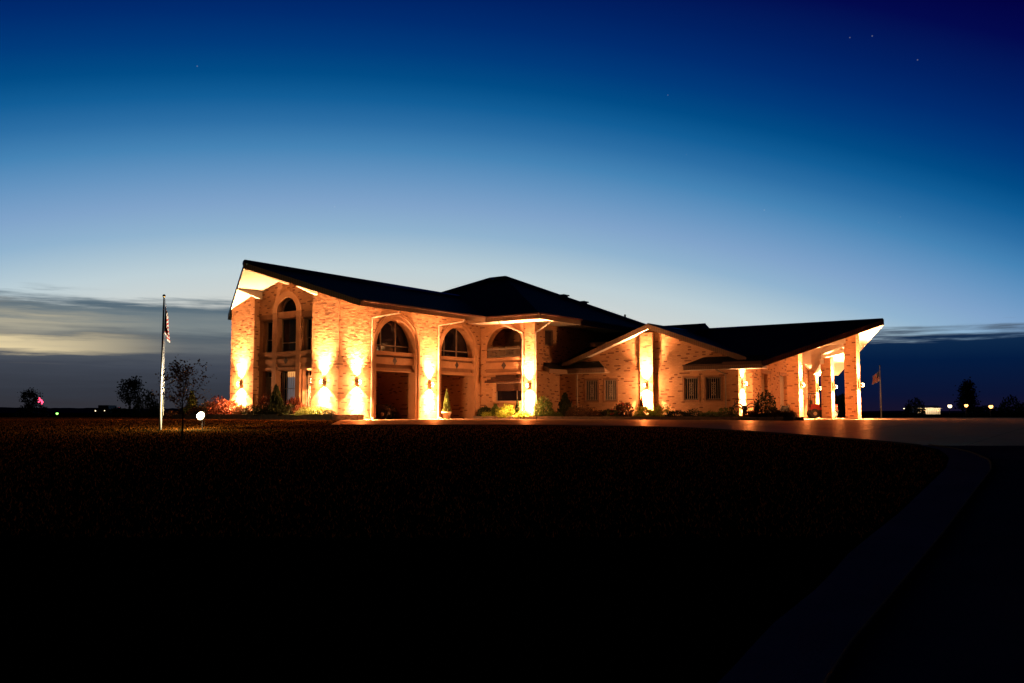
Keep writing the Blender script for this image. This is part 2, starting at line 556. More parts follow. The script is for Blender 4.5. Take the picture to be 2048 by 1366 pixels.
def boxuv(me, off=(0, 0, 0)):
    ul = me.uv_layers.new(name='UVMap')
    for p in me.polygons:
        n = p.normal
        ax = max(range(3), key=lambda i: abs(n[i]) * (1.0 if i < 2 else 1.0))
        for li in p.loop_indices:
            c = me.vertices[me.loops[li].vertex_index].co
            c = (c[0] + off[0], c[1] + off[1], c[2] + off[2])
            ul.data[li].uv = (c[1], c[2]) if ax == 0 else ((c[0], c[2]) if ax == 1 else (c[0], c[1]))


def thing(name, label, cat, loc, rz=0., group=None):
    o = bpy.data.objects.new(name, None)
    o.empty_display_size = .3
    COL.objects.link(o)
    o.location = loc
    o.rotation_euler = (0, 0, rz)
    o['label'] = label
    o['category'] = cat
    if group:
        o['group'] = group
    return o


def struct(o, kind='structure'):
    o['kind'] = kind
    return o


def arch_pts(c, r, z0, zs, n=20):
    p = [(c - r, z0), (c + r, z0)]
    for i in range(n + 1):
        t = math.pi * i / n
        p.append((c + r * math.cos(t), zs + r * math.sin(t)))
    return p


def rect(a, b, z0, z1):
    a, b = min(a, b), max(a, b)
    return [(a, z0), (b, z0), (b, z1), (a, z1)]


def wall_mb(mb, plane, c, th, outer, holes=(), m=0):
    """plate with holes: face at plane=c, going th behind it"""
    loops = [list(outer)] + [list(h) for h in holes]
    flat = [p for l in loops for p in l]
    tri = tessellate_polygon([[Vector((a, b, 0)) for a, b in l] for l in loops])

    def P(s_, z, d):
        return (c + d, s_, z) if plane == 'u' else (s_, c + d, z)
    n = len(flat)
    vs = [P(a, b, 0) for a, b in flat] + [P(a, b, th) for a, b in flat]
    fs = []
    for t in tri:
        a = [Vector(vs[i]) for i in t]
        nn = (a[1] - a[0]).cross(a[2] - a[0])
        k = nn.x if plane == 'u' else nn.y
        t = tuple(t) if (k < 0) == (th > 0) else tuple(reversed(t))
        fs.append(t)
        fs.append(tuple(n + i for i in reversed(t)))
    b = 0
    for l in loops:
        k = len(l)
        for i in range(k):
            j = (i + 1) % k
            fs.append((b + i, b + j, n + b + j, n + b + i))
        b += k
    mb.add(vs, fs, m)
    return mb


# ------------------------------------------------------------------ ground
rows = [-60, -20, -6, 0] + [round(.5 + i * .5, 3) for i in range(int(44 / .5))] + [46, 50, 56, 62, 70, 90, 140, 260, 600, 1500, 3000]
rows = sorted(set(rows))
xs = [-3000, -1200, -400, -150, -60, -30, -15, -8, 0, 8, 15, 30, 60, 150, 400, 1200, 3000]
g = MB()
vs = [(x, y, zt(y)) for y in rows for x in xs]
nx = len(xs)
fs = [(j * nx + i, j * nx + i + 1, (j + 1) * nx + i + 1, (j + 1) * nx + i) for j in range(len(rows) - 1) for i in range(nx - 1)]
g.add(vs, fs)
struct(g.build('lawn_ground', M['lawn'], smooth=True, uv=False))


def interp(tab, y):
    if y <= tab[0][0]:
        return tab[0][1]
    for (a, x0), (b, x1) in zip(tab, tab[1:]):
        if y <= b:
            return x0 + (x1 - x0) * (y - a) / (b - a)
    return tab[-1][1]


LAWN_E = [(-6, -6.), (0, -1.9), (5.37, 1.22), (6.44, 1.79), (7.62, 2.53), (9.07, 3.32), (11.66, 4.91), (17.27, 8.17), (19.5, 9.3),
          (20.73, 9.8), (22.0, 10.25), (23.37, 10.45), (24.5, 10.3), (26.26, 9.7), (29.25, 8.57), (33., 6.6), (34.5, 4.4),
          (35.5, 1.0), (36, -7.2), (50, -9)]
STRIP_R = [(-6, -5.2), (0, -1.2), (5.37, 1.85), (6.7, 2.6), (8, 3.45), (9.89, 4.62), (13.59, 6.85), (16.81, 8.8), (18.83, 9.85),
           (20.98, 10.55), (22.34, 10.75), (23.4, 10.6)]


def ribbon(name, fl, fr, y0, y1, dz, m_, ny=1):
    ys = [y0] + [y for y in rows if y0 < y < y1] + [y1]
    mb = MB()
    vs = []
    for y in ys:
        a, b = fl(y), fr(y)
        for k in range(ny + 1):
            vs.append((a + (b - a) * k / ny, y, zt(y) + dz))
    q = ny + 1
    mb.add(vs, [(j * q + i, j * q + i + 1, (j + 1) * q + i + 1, (j + 1) * q + i) for j in range(len(ys) - 1) for i in range(ny)])
    return struct(mb.build(name, m_, uv=False))


ribbon('driveway', lambda y: interp(LAWN_E, y), lambda y: 48., 23.5, 66, .012, M['concrete'])
ribbon('side_road', lambda y: interp(STRIP_R, y), lambda y: 48., -6, 23.5, .012, M['asphalt'])
ribbon('concrete_edging', lambda y: interp(LAWN_E, y), lambda y: interp(STRIP_R, y) - .0, -6, 23.4, .03, M['gutterconc'])
# grass of the lawn
rg = np.random.default_rng(8)
M['grass'] = leafmat('lawn grass blade', (.20, .060, .008), (.28, .088, .012), .3, 0.)  # the lawn's red glow is put into the blade colour
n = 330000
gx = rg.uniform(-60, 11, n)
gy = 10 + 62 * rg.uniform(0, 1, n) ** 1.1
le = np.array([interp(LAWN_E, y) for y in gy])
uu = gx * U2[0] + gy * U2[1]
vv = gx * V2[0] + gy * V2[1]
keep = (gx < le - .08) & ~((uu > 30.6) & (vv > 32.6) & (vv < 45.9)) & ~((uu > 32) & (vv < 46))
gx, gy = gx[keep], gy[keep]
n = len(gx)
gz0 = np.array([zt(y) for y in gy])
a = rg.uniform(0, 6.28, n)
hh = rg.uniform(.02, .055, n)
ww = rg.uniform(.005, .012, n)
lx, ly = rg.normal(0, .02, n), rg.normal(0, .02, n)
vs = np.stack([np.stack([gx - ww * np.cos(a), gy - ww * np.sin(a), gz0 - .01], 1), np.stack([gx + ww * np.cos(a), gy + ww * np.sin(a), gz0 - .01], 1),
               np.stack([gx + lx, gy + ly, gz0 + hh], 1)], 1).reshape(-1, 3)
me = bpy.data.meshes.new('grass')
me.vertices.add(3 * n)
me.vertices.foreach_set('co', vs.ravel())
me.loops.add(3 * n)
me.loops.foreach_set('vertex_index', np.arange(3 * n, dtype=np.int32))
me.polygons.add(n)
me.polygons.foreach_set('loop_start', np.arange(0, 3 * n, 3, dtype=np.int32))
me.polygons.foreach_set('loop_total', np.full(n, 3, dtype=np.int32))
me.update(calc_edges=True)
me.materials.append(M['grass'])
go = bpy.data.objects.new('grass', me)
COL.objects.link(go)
go['kind'] = 'stuff'
go['label'] = 'short mown grass of the dark lawn'
# thin raised lip along the edging
mb = MB()
pts = [(interp(STRIP_R, y), y, zt(y) + .03) for y in [0, 3, 6, 8, 10, 12, 14, 16, 17, 18, 19, 20, 20.6, 21.2, 21.8, 22.3, 22.8, 23.3]]
mb.tube(pts, .035, 6)
pts = [(interp(LAWN_E, y), y, zt(y) + .01) for y in [23.4, 24, 24.5, 25, 26, 27, 28, 29, 30, 31, 32, 33, 33.8, 34.5, 35, 35.5, 35.7, 36]]
mb.tube(pts, .04, 6)
struct(mb.build('driveway_kerb', M['kerb'], smooth=True, uv=False))

# low wooded hills on the horizon
random.seed(4)
mb = MB()
N = 260
for (R0, hh, a0, a1) in ((1250, 8.5, -60, 2), (1500, 3.2, -2, 60)):
    vs = []
    for i in range(N + 1):
        a = math.radians(a0 + (a1 - a0) * i / N)
        edge = min(1, i / 25, (N - i) / 25)
        h = hh * edge * (.82 + .10 * math.sin(i * .07) + .05 * math.sin(i * .31) + random.uniform(-.045, .06)) * (1.15 - .45 * i / N if a0 < -30 else 1)
        x, y = math.sin(a), math.cos(a)
        vs += [(x * R0, y * R0, -1), (x * (R0 + 20), y * (R0 + 20), h), (x * (R0 + 320), y * (R0 + 320), h * .7), (x * (R0 + 420), y * (R0 + 420), -1)]
    mb.add(vs, [(i * 4 + k, i * 4 + k + 1, i * 4 + k + 5, i * 4 + k + 4) for i in range(N) for k in range(3)])
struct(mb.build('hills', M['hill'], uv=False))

# ================================================================== the house
HB = (44.0, 33.0, 0.0)
house = thing('brick_house', 'large two storey tan brick house with arched porches, dark hipped roof and lamplit garage wing',
              'house', W(HB[0], HB[1], 0), math.radians(54.4))


def H():
    return MB(HB)


def part(mb, name, mats, parent=None, smooth=False):
    return mb.build(name, mats, parent or house, smooth)


def p_wall(name, plane, c, th, outer, holes=(), m_='brick', parent=None):
    return part(wall_mb(H(), plane, c, th, outer, holes), name, M[m_], parent)


S = .362
RZ = 7.98
GV = 37.73


def gz(v):
    return RZ - .31 - S * abs(v - GV)


# --- gable end (u = 32.1)
p_wall('brick_wall', 'u', 31.88, .6, [(33.47, -.3), (35.45, -.3), (35.45, gz(35.45)), (33.472, gz(33.47)), (33.472, -.3)][1:])
p_wall('brick_wall', 'u', 31.88, .6, [(40.05, -.3), (42.0, -.3), (42.0, gz(42.0)), (40.05, gz(40.05))])
rr = 1.09
top_o = [(35.45, 5.62)] + [(GV + rr * math.cos(t), 5.72 + rr * math.sin(t)) for t in [math.pi * (1 - i / 20) for i in range(20, -1, -1)][::-1]][::-1][::-1]
arc = [(GV - rr * math.cos(math.pi * i / 20), 5.72 + rr * math.sin(math.pi * i / 20)) for i in range(21)]
p_wall('brick_wall', 'u', 32.2, .3, [(35.45, 5.62), (GV - rr, 5.62)] + arc + [(GV + rr, 5.62), (40.05, 5.62), (40.05, gz(40.05)), (GV, gz(GV)), (35.45, gz(35.45))])
# stone surround with the window openings
sur_outer = [(35.45, -.3), (40.05, -.3), (40.05, 5.62), (GV + rr, 5.62)] + arc[::-1] + [(GV - rr, 5.62), (35.45, 5.62)]
ar = .77
ops = [rect(38.93, 39.75, 3.62, 5.31), rect(35.67, 36.53, 3.62, 5.31), rect(36.96, 38.5, 3.62, 5.4),
       arch_pts(GV, ar, 5.72, 5.74), rect(38.93, 39.75, .15, 2.6), rect(35.67, 36.53, .15, 2.6), rect(36.96, 38.5, .15, 2.6)]
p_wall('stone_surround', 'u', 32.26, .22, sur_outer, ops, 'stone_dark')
# pillars and arch ring of the tall centre bay
for v0 in (36.63, 38.50):
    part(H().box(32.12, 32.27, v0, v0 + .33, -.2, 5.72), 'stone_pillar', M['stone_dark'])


def ring_mb(mb, plane, c, th, s0, zs, r0, r1, n=24):
    outer = [(s0 + r1 * math.cos(math.pi * i / n), zs + r1 * math.sin(math.pi * i / n)) for i in range(n + 1)]
    inner = [(s0 + r0 * math.cos(math.pi * i / n), zs + r0 * math.sin(math.pi * i / n)) for i in range(n, -1, -1)]

    def P(p, d):
        return (c + d, p[0], p[1]) if plane == 'u' else (p[0], c + d, p[1])
    k = n + 1
    o = outer
    ii = inner[::-1]
    vs = [P(p, 0) for p in o] + [P(p, 0) for p in ii] + [P(p, th) for p in o] + [P(p, th) for p in ii]
    fs = []
    for i in range(n):
        fs += [(i, i + 1, k + i + 1, k + i), (2 * k + i + 1, 2 * k + i, 3 * k + i, 3 * k + i + 1),
               (i + 1, i, 2 * k + i, 2 * k + i + 1), (k + i, k + i + 1, 3 * k + i + 1, 3 * k + i)]
    fs += [(0, k, 3 * k, 2 * k), (n, 2 * k + n, 3 * k + n, k + n)]
    mb.add(vs, fs)
    return mb


part(ring_mb(H(), 'u', 32.12, .15, GV, 5.72, ar, rr + .01), 'arch_ring', M['stone'])
# window mouldings, sills and spandrel bands of the gable end
for a, b in ((38.83, 40.02), (35.48, 36.63)):
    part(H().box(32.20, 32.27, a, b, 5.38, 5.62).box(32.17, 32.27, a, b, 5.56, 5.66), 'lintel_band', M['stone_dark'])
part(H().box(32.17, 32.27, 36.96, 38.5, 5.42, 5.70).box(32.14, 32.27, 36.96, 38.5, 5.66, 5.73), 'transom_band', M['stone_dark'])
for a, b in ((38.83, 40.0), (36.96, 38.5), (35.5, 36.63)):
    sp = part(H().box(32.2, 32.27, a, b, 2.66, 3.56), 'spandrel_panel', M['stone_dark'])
    for z0, z1, d in ((3.42, 3.58, .08), (2.98, 3.22, .05), (2.64, 2.78, .05)):
        part(H().box(32.2 - d, 32.205, a, b, z0, z1), 'moulding', M['stone_dark'], sp)
part(H().slab([(32.145, 37.73 + .15, 3.12), (32.145, 37.73, 3.30), (32.145, 37.73 - .15, 3.12), (32.145, 37.73, 2.94)], 0).add(
    [(32.13, GV + .15, 3.12), (32.13, GV, 3.31), (32.13, GV - .15, 3.12), (32.13, GV, 2.93)], [(0, 1, 2, 3)]), 'diamond_inset', M['dark'])


def window(plane, c, s0, s1, z0, z1, mull=(), trans=(), glass=.28, archr=None, fr=.05, fm='frame'):
    """window set behind the opening: pane + frame bars"""
    wmb = H()
    g0 = c + glass

    def B(mb, a, b, za, zb, d0, d1):
        if plane == 'u':
            mb.box(c + d0, c + d1, a, b, za, zb)
        else:
            mb.box(a, b, c + d0, c + d1, za, zb)
    for a, b, za, zb in ((s0, s0 + fr, z0, z1), (s1 - fr, s1, z0, z1), (s0 + fr, s1 - fr, z0, z0 + fr), (s0 + fr, s1 - fr, z1 - fr, z1)):
        B(wmb, a, b, za, zb, glass - .05, glass + .02)
    for q in mull:
        B(wmb, q - fr / 2.4, q + fr / 2.4, z0 + fr, z1 - fr, glass - .045, glass + .015)
    for q in trans:
        B(wmb, s0 + fr, s1 - fr, q - fr / 2.4, q + fr / 2.4, glass - .04, glass + .01)
    wo_ = part(wmb, 'window', M[fm])
    pm = H()
    B(pm, s0 - .05, s1 + .05, z0 - .05, z1 + .05, glass + .022, glass + .04)
    part(pm, 'pane', M['glass'], wo_)
    return wo_


window('u', 32.26, 38.93, 39.75, 3.62, 5.31, trans=(4.3,))
window('u', 32.26, 35.67, 36.53, 3.62, 5.31, trans=(4.3,), mull=(36.2,))
window('u', 32.26, 36.96, 38.5, 3.62, 5.4, trans=(4.1,))
# fan light
fo = part(ring_mb(H(), 'u', 32.5, .05, GV, 5.74, .70, .78), 'fanlight_window', M['frame'])
part(wall_mb(H(), 'u', 32.56, .02, arch_pts(GV, .8, 5.6, 5.74)), 'pane', M['glass'], fo)


def bars(plane, c, s0, s1, z0, z1, n, rails, r=.012, motif=None, parent=None, mt='white_metal', name='window_grille'):
    mb = H()

    def P(s_, z):
        return (c, s_, z) if plane == 'u' else (s_, c, z)
    for i in range(n):
        q = s0 + (s1 - s0) * i / (n - 1)
        mb.bar(P(q, z0), P(q, z1), r * 2)
    for z in rails:
        mb.bar(P(s0, z), P(s1, z), r * 2.2)
    if motif:
        a, b, za, zb = motif
        mid = (a + b) / 2
        for z in (za, zb):
            mb.bar(P(a, z), P(b, z), r * 2)
        k = 3
        hh = (zb - za) / k
        for j in range(k):
            zc = za + hh * (j + .5)
            if j == 1:
                pts = [P(mid + (b - a) * .40 * math.cos(t * math.pi / 6), zc + hh * .42 * math.sin(t * math.pi / 6)) for t in range(13)]
                for p, q in zip(pts, pts[1:]):
                    mb.bar(p, q, r * 1.8)
            else:
                for sx in (1, -1):
                    p1 = P(mid - sx * (b - a) * .45, zc - hh / 2)
                    p2 = P(mid + sx * (b - a) * .45, zc + hh / 2)
                    mb.bar(p1, p2, r * 1.8)
            mb.ball(P(mid, zc), r * 2.2, n=6, k=4)
    return part(mb, name, M[mt], parent)


# ground floor of the gable end
for (a, b) in ((38.93, 39.75), (35.67, 36.53)):
    wi = window('u', 32.26, a, b, .15, 2.6, glass=.4)
    bars('u', 32.5, a + .05, b - .05, .2, 2.3, 7, (.22, 1.65, 2.28), .011, ((a + b) / 2 - .1, (a + b) / 2 + .12, .5, 1.2), wi, 'bronze')
wi = window('u', 32.26, 36.96, 38.5, .15, 2.6, glass=.4, trans=(1.65,))
cm = H()
n = 26
for i in range(n):   # pleated curtain, its room light put in as own glow
    a = 36.99 + 1.1 * i / n
    cm.box(32.625 - .012 * (i % 2), 32.63, a, a + 1.1 / n * .96, .2, 2.28)
part(cm, 'curtain', M['curtain'], wi)
vm = H()
vm.box(32.60, 32.64, 36.99, 38.09, 2.32, 2.55)
for i in range(9):
    vm.ball((32.60, 37.05 + .122 * i, 2.29), .035, n=6, k=4)
part(vm, 'valance', M['valance'], wi)
bars('u', 32.5, 37.0, 38.4, .2, 2.5, 9, (.3, 1.65), .009, None, wi, 'bronze')

# --- arcade wall (v = 33.47)
A1, A2, R_, ZS = 36.05, 41.33, 1.55, 3.8
p_wall('brick_wall', 'v', 33.47, .5, [(31.882, -.3), (43.45, -.3), (43.45, 5.93), (31.882, 5.93)],
       [arch_pts(A1, R_ + .3, -.1, ZS), arch_pts(A2, R_ + .3, -.1, ZS)])
for c in (A1, A2):
    part(ring_mb(H(), 'v', 33.43, .55, c, ZS, R_, R_ + .302), 'arch_ring', M['stone'])
    part(ring_mb(H(), 'v', 33.39, .05, c, ZS, R_ + .2, R_ + .302), 'arch_moulding', M['stone'])
    for s_ in (-1, 1):
        a, b = sorted((c + s_ * R_, c + s_ * (R_ + .302)))
        part(H().box(a, b, 33.43, 33.98, -.1, ZS), 'stone_pillar', M['stone'])
        a, b = sorted((c + s_ * (R_ + .2), c + s_ * (R_ + .302)))
        part(H().box(a, b, 33.39, 33.432, -.1, ZS), 'stone_pillar_edge', M['stone'])
    sp = part(H().box(c - R_, c + R_, 33.72, 33.95, 2.66, 3.52), 'spandrel_panel', M['stone_dark'])
    for z0, z1, d in ((3.44, 3.62, .10), (2.96, 3.32, .07), (2.60, 2.74, .06), (2.56, 2.62, .12)):
        part(H().box(c - R_, c + R_, 33.64 - d, 33.723, z0, z1), 'moulding', M['stone'], sp)
    q = 33.563
    part(H().add([(c - .16, q, 3.14), (c, q, 3.36), (c + .16, q, 3.14), (c, q, 2.92), (c - .16, q - .015, 3.14), (c, q - .015, 3.36), (c + .16, q - .015, 3.14), (c, q - .015, 2.92)],
                 [(4, 7, 6, 5), (0, 1, 5, 4), (1, 2, 6, 5), (2, 3, 7, 6), (3, 0, 4, 7)]), 'diamond_inset', M['dark'], sp)
    # glazing of the upper arch
    gm = H()
    for mx in (c - .72, c + .44):
        gm.box(mx - .025, mx + .025, 33.93, 34.0, 3.6, ZS + math.sqrt(R_ ** 2 - (mx - c) ** 2) - .01)
    gm.box(c - R_ + .02, c + R_ - .02, 33.935, 33.99, 3.95, 4.0)
    gm.box(c - R_ + .02, c + R_ - .02, 33.935, 33.99, 3.54, 3.62)
    wo_ = part(gm, 'arched_window', M['frame'])
    part(wall_mb(H(), 'v', 34.0, .03, arch_pts(c, R_ + .1, 3.4, ZS)), 'pane', M['glass'], wo_)
# porch rooms behind the arches
part(H().box(33.9, 43.4, 34.05, 37.2, 2.62, 2.75), 'porch_ceiling', M['stone_dark'])
p_wall('brick_wall', 'v', 36.9, .3, [(33.6, -.2), (43.45, -.2), (43.45, 5.9), (33.6, 5.9)],
       [rect(34.35, 35.0, 0, 2.3), rect(36.4, 37.9, 0, 2.35), rect(40.9, 42.0, .1, 2.3)])
p_wall('brick_wall', 'u', 38.35, .3, [(33.98, -.2), (36.9, -.2), (36.9, 2.62), (33.98, 2.62)])
p_wall('brick_wall', 'u', 33.6, .3, [(33.98, -.2), (36.9, -.2), (36.9, 2.62), (33.98, 2.62)])
p_wall('brick_wall', 'u', 42.98, .3, [(33.98, -.2), (36.9, -.2), (36.9, 2.62), (33.98, 2.62)])
for a, b in ((34.35, 35.0), (36.4, 37.9), (40.9, 42.0)):
    d_ = part(H().box(a, b, 37.05, 37.1, 0, 2.35), 'entry_door', M['door_dark'])
    part(H().box(b - .14, b - .10, 37.0, 37.05, 1.0, 1.12), 'handle', M['chrome'], d_)
rl = part(H().box(39.6, 43.2, 36.2, 36.24, .95, 1.0).box(39.6, 43.2, 36.2, 36.24, .12, .16), 'porch_rail', M['frame'])
pk = None
for i in range(24):
    x = 39.7 + i * .148
    if pk is None:
        pk = part(H().box(x, x + .03, 36.205, 36.235, .16, .95), 'baluster', M['frame'], rl)
        x0_ = x
    else:
        o = pk.copy()
        COL.objects.link(o)
        o.parent = rl
        o.location = (x - x0_, 0, 0)

# --- balcony section (u = 43.45)
BC, BR, BS = 31.6, 1.36, 4.1
stepped = [(30.3, 1.03), (32.53, 1.03), (32.53, 2.15), (30.3, 2.15)]
p_wall('brick_wall', 'u', 43.45, .45, [(29.5, -.3), (33.97, -.3), (33.97, 5.93), (29.5, 5.93)],
       [arch_pts(BC, BR, 3.62, BS), stepped])
part(ring_mb(H(), 'u', 43.41, .06, BC, BS, BR - .003, BR + .14), 'arch_ring', M['stone'])
sp = part(H().box(43.36, 43.45, BC - BR - .1, BC + BR, 2.66, 3.55), 'spandrel_panel', M['stone_dark'])
for z0, z1, d in ((3.44, 3.62, .09), (2.96, 3.32, .05), (2.60, 2.74, .05)):
    part(H().box(43.36 - d, 43.363, BC - BR - .1, BC + BR, z0, z1), 'moulding', M['stone'], sp)
q = 43.295
part(H().add([(q, BC - .17, 3.14), (q, BC, 3.36), (q, BC + .17, 3.14), (q, BC, 2.92), (q + .02, BC - .17, 3.14), (q + .02, BC, 3.36), (q + .02, BC + .17, 3.14), (q + .02, BC, 2.92)],
             [(0, 1, 2, 3), (4, 5, 1, 0), (5, 6, 2, 1), (6, 7, 3, 2), (7, 4, 0, 3)]), 'diamond_inset', M['dark'], sp)
# corbelled hood and window below
hood = H()
for i, (a, b, z0, z1) in enumerate(((30.25, 32.84, 2.13, 2.22), (30.25, 32.72, 2.22, 2.34), (30.25, 32.5, 2.34, 2.46), (30.7, 32.2, 2.46, 2.58))):
    hood.box(43.06 + i * .08, 43.448, a, b, z0, z1)
part(hood, 'corbelled_hood', M['hood'])
wi = window('u', 43.45, 30.3, 32.53, 1.03, 2.15, mull=(31.0,), glass=.4)
part(H().box(43.78, 43.84, 30.36, 32.46, 1.66, 2.1), 'blind', M['hood'], wi)
part(H().box(43.38, 43.50, 30.6, 32.6, .95, 1.03), 'window_sill', M['stone'])
# corner pier
part(H().box(43.33, 44.25, 29.42, 30.12, -.3, 5.7), 'corner_pier', M['brick'])
# balcony room
part(H().box(43.9, 47, 29.9, 33.9, 3.45, 3.6), 'balcony_floor', M['stone_dark'])
part(H().box(43.9, 47, 29.9, 33.9, 5.72, 5.8), 'balcony_ceiling', M['stone_dark'])
p_wall('brick_wall', 'u', 46.2, .3, [(30.3, 3.6), (33.9, 3.6), (33.9, 5.72), (30.3, 5.72)], [rect(31.45, 32.45, 3.6, 5.2)])
bd = part(H().box(46.15, 46.22, 31.45, 31.55, 3.6, 5.2).box(46.15, 46.22, 32.35, 32.45, 3.6, 5.2).box(46.15, 46.22, 31.55, 32.35, 5.1, 5.2)
          .box(46.24, 46.3, 31.55, 32.35, 3.6, 5.1), 'balcony_door', M['stone'])
part(H().box(46.22, 46.238, 31.72, 32.18, 4.2, 4.95), 'pane', M['glass'], bd)
p_wall('brick_wall', 'v', 33.6, .3, [(43.9, 3.6), (46.5, 3.6), (46.5, 5.72), (43.9, 5.72)])
# balcony railing, picket by picket
rl = part(H().box(43.50, 43.54, BC - BR, BC + BR, 4.11, 4.16).box(43.50, 43.54, BC - BR, BC + BR, 3.67, 3.72), 'balcony_railing', M['white_metal'])
NP = 28
first = None
for i in range(NP):
    v = BC - BR + .05 + (2 * BR - .1) * i / (NP - 1)
    if first is None:
        pm = H().box(43.505, 43.525, v - .014, v + .014, 3.66, 4.27)
        pm.add([(43.505, v - .009, 4.27), (43.525, v - .009, 4.27), (43.525, v + .009, 4.27), (43.505, v + .009, 4.27), (43.515, v, 4.33)],
               [(0, 1, 4), (1, 2, 4), (2, 3, 4), (3, 0, 4)])
        first = part(pm, 'picket', M['white_metal'], rl)
        v_ = v
    else:
        o = first.copy()
        COL.objects.link(o)
        o.parent = rl
        o.location = (0, v - v_, 0)

# --- side and back walls of the main body
p_wall('brick_wall', 'v', 30.0, .3, [(44.25, -.3), (58.3, -.3), (58.3, 5.9), (44.25, 5.9)], [rect(45.3, 46.18, 4.38, 5.35)])
wi = window('v', 30.0, 45.3, 46.18, 4.38, 5.35, glass=.12)
bars('v', 30.0, 45.34, 46.14, 4.4, 5.33, 8, (4.45, 5.28), .010, None, wi, 'frame')
p_wall('brick_wall', 'u', 58.3, .3, [(30, -.3), (44.9, -.3), (44.9, 5.9), (30, 5.9)])
p_wall('brick_wall', 'v', 44.6, .3, [(43.5, -.3), (58.3, -.3), (58.3, 5.9), (43.5, 5.9)])
p_wall('brick_wall', 'u', 43.5, .3, [(42.0, -.3), (44.6, -.3), (44.6, 5.9), (42.0, 5.9)])
p_wall('brick_wall', 'v', 41.7, .298, [(32.45, -.3), (43.5, -.3), (43.5, 6.1), (32.45, 6.1)])

# --- garage wing front (u = 46.9)
GX, CZ = 23.79, 5.42


def cz(v):
    return CZ - .31 - .361 * abs(v - GX)


WN = ((27.32, 28.15), (26.06, 26.86), (20.93, 21.76), (19.60, 20.48))
ZW0, ZW1 = 1.08, 2.30
p_wall('brick_wall', 'u', 46.9, .35, [(18.6, -.3), (30.0, -.3), (30.0, 2.9), (29.7, cz(29.7)), (GX, cz(GX)), (18.6, cz(18.6))],
       [rect(a - .1, b + .1, ZW0 - .1, ZW1 + .1) for a, b in WN])
for a, b in WN:
    wf = H()
    for aa, bb, z0, z1 in ((a - .1, a, ZW0 - .1, ZW1 + .1), (b, b + .1, ZW0 - .1, ZW1 + .1), (a, b, ZW0 - .1, ZW0), (a, b, ZW1, ZW1 + .1)):
        wf.box(46.885, 47.1, aa, bb, z0, z1)
    wi = part(wf, 'window', M['stone_dark'])
    part(H().box(47.02, 47.04, a, b, ZW0, ZW1), 'pane', M['glass'], wi)
    bars('u', 46.93, a + .06, b - .06, ZW0 + .03, ZW1 - .03, 7, (ZW0 + .04, ZW1 - .04), .010, ((a + b) / 2 - .13, (a + b) / 2 + .13, 1.34, 2.02), wi)
part(H().box(46.66, 46.9, 23.58, 24.38, -.3, 4.93), 'brick_pilaster', M['brick'])

# --- garage side (v = 18.6)


def qz(u):
    return 5.55 - .31 - .366 * abs(u - 53)


DO = ((47.95, 48.95), (50.35, 51.8), (53.4, 55.1), (56.6, 58.2))
p_wall('brick_wall', 'v', 18.6, .45, [(46.902, -.3), (59.6, -.3), (59.6, qz(59.6)), (53, qz(53)), (46.902, qz(46.902))],
       [rect(a, b, -.02, 2.6) for a, b in DO[:3]])
for a, b in DO[:3]:
    gd = part(H().box(a, b, 18.98, 19.02, 0, 2.6), 'garage_door', M['door'])
    pf = None
    for k in range(5):
        if pf is None:
            pf = part(H().box(a + .05, b - .05, 18.95, 18.983, .04, .50), 'door_panel', M['door'], gd)
        else:
            o = pf.copy()
            COL.objects.link(o)
            o.parent = gd
            o.location = (0, 0, .512 * k)
    part(H().box(a - .12, b + .12, 18.57, 18.62, 2.6, 2.78), 'lintel', M['stone_dark'])
p_wall('brick_wall', 'u', 59.3, .3, [(19.05, -.3), (30, -.3), (30, 2.9), (19.05, 2.9)])


# columns of the porte cochere
def col_(u, v, s_, z1):
    part(H().box(u, u + s_, v, v + s_, -.3, z1), 'brick_column', M['brick'])


col_(51.0, 16.68, .68, 4.4)
col_(53.0, 14.05, .68, 5.15)
col_(56.3, 16.44, .62, 4.2)
col_(58.9, 18.18, .60, 3.1)

# --- roofs
RM = [M['shingle'], M['fascia'], M['soffit']]


def roof(name, pts, t=.3):
    return part(H().slab(pts, t), name, RM)


main = part(MB(HB), 'main_roof', RM) if False else None
w1 = roof('roof', [(29.3, GV, RZ), (31.95, 32.1, 5.94), (47.0, 32.1, 5.94), (47.0, GV, RZ)])
w2 = roof('roof', [(29.3, GV, RZ), (47.0, GV, RZ), (47.0, 43.3, 5.96), (32.6, 43.3, 5.96)])
hp = H()
K = [(42.2, 28.3, 5.93), (42.2, 45.9, 5.93), (58.2, 28.3, 5.93), (58.2, 45.9, 5.93)]
P1, P2 = (50.2, 36.5, 9.6), (50.2, 37.8, 9.6)
hp.add([K[0], K[1], K[2], K[3], P1, P2] + [(x, y, z - .3) for x, y, z in K],
       [(0, 1, 5, 4)[::-1], (0, 2, 4), (2, 3, 5, 4), (3, 1, 5), (0, 6, 8, 2), (1, 7, 6, 0), (3, 9, 7, 1), (2, 8, 9, 3), (6, 7, 9, 8)],
       [0, 0, 0, 0, 1, 1, 1, 1, 2])
part(hp, 'main_roof', RM)


def gr(u):
    return 5.55 - .366 * abs(u - 53)


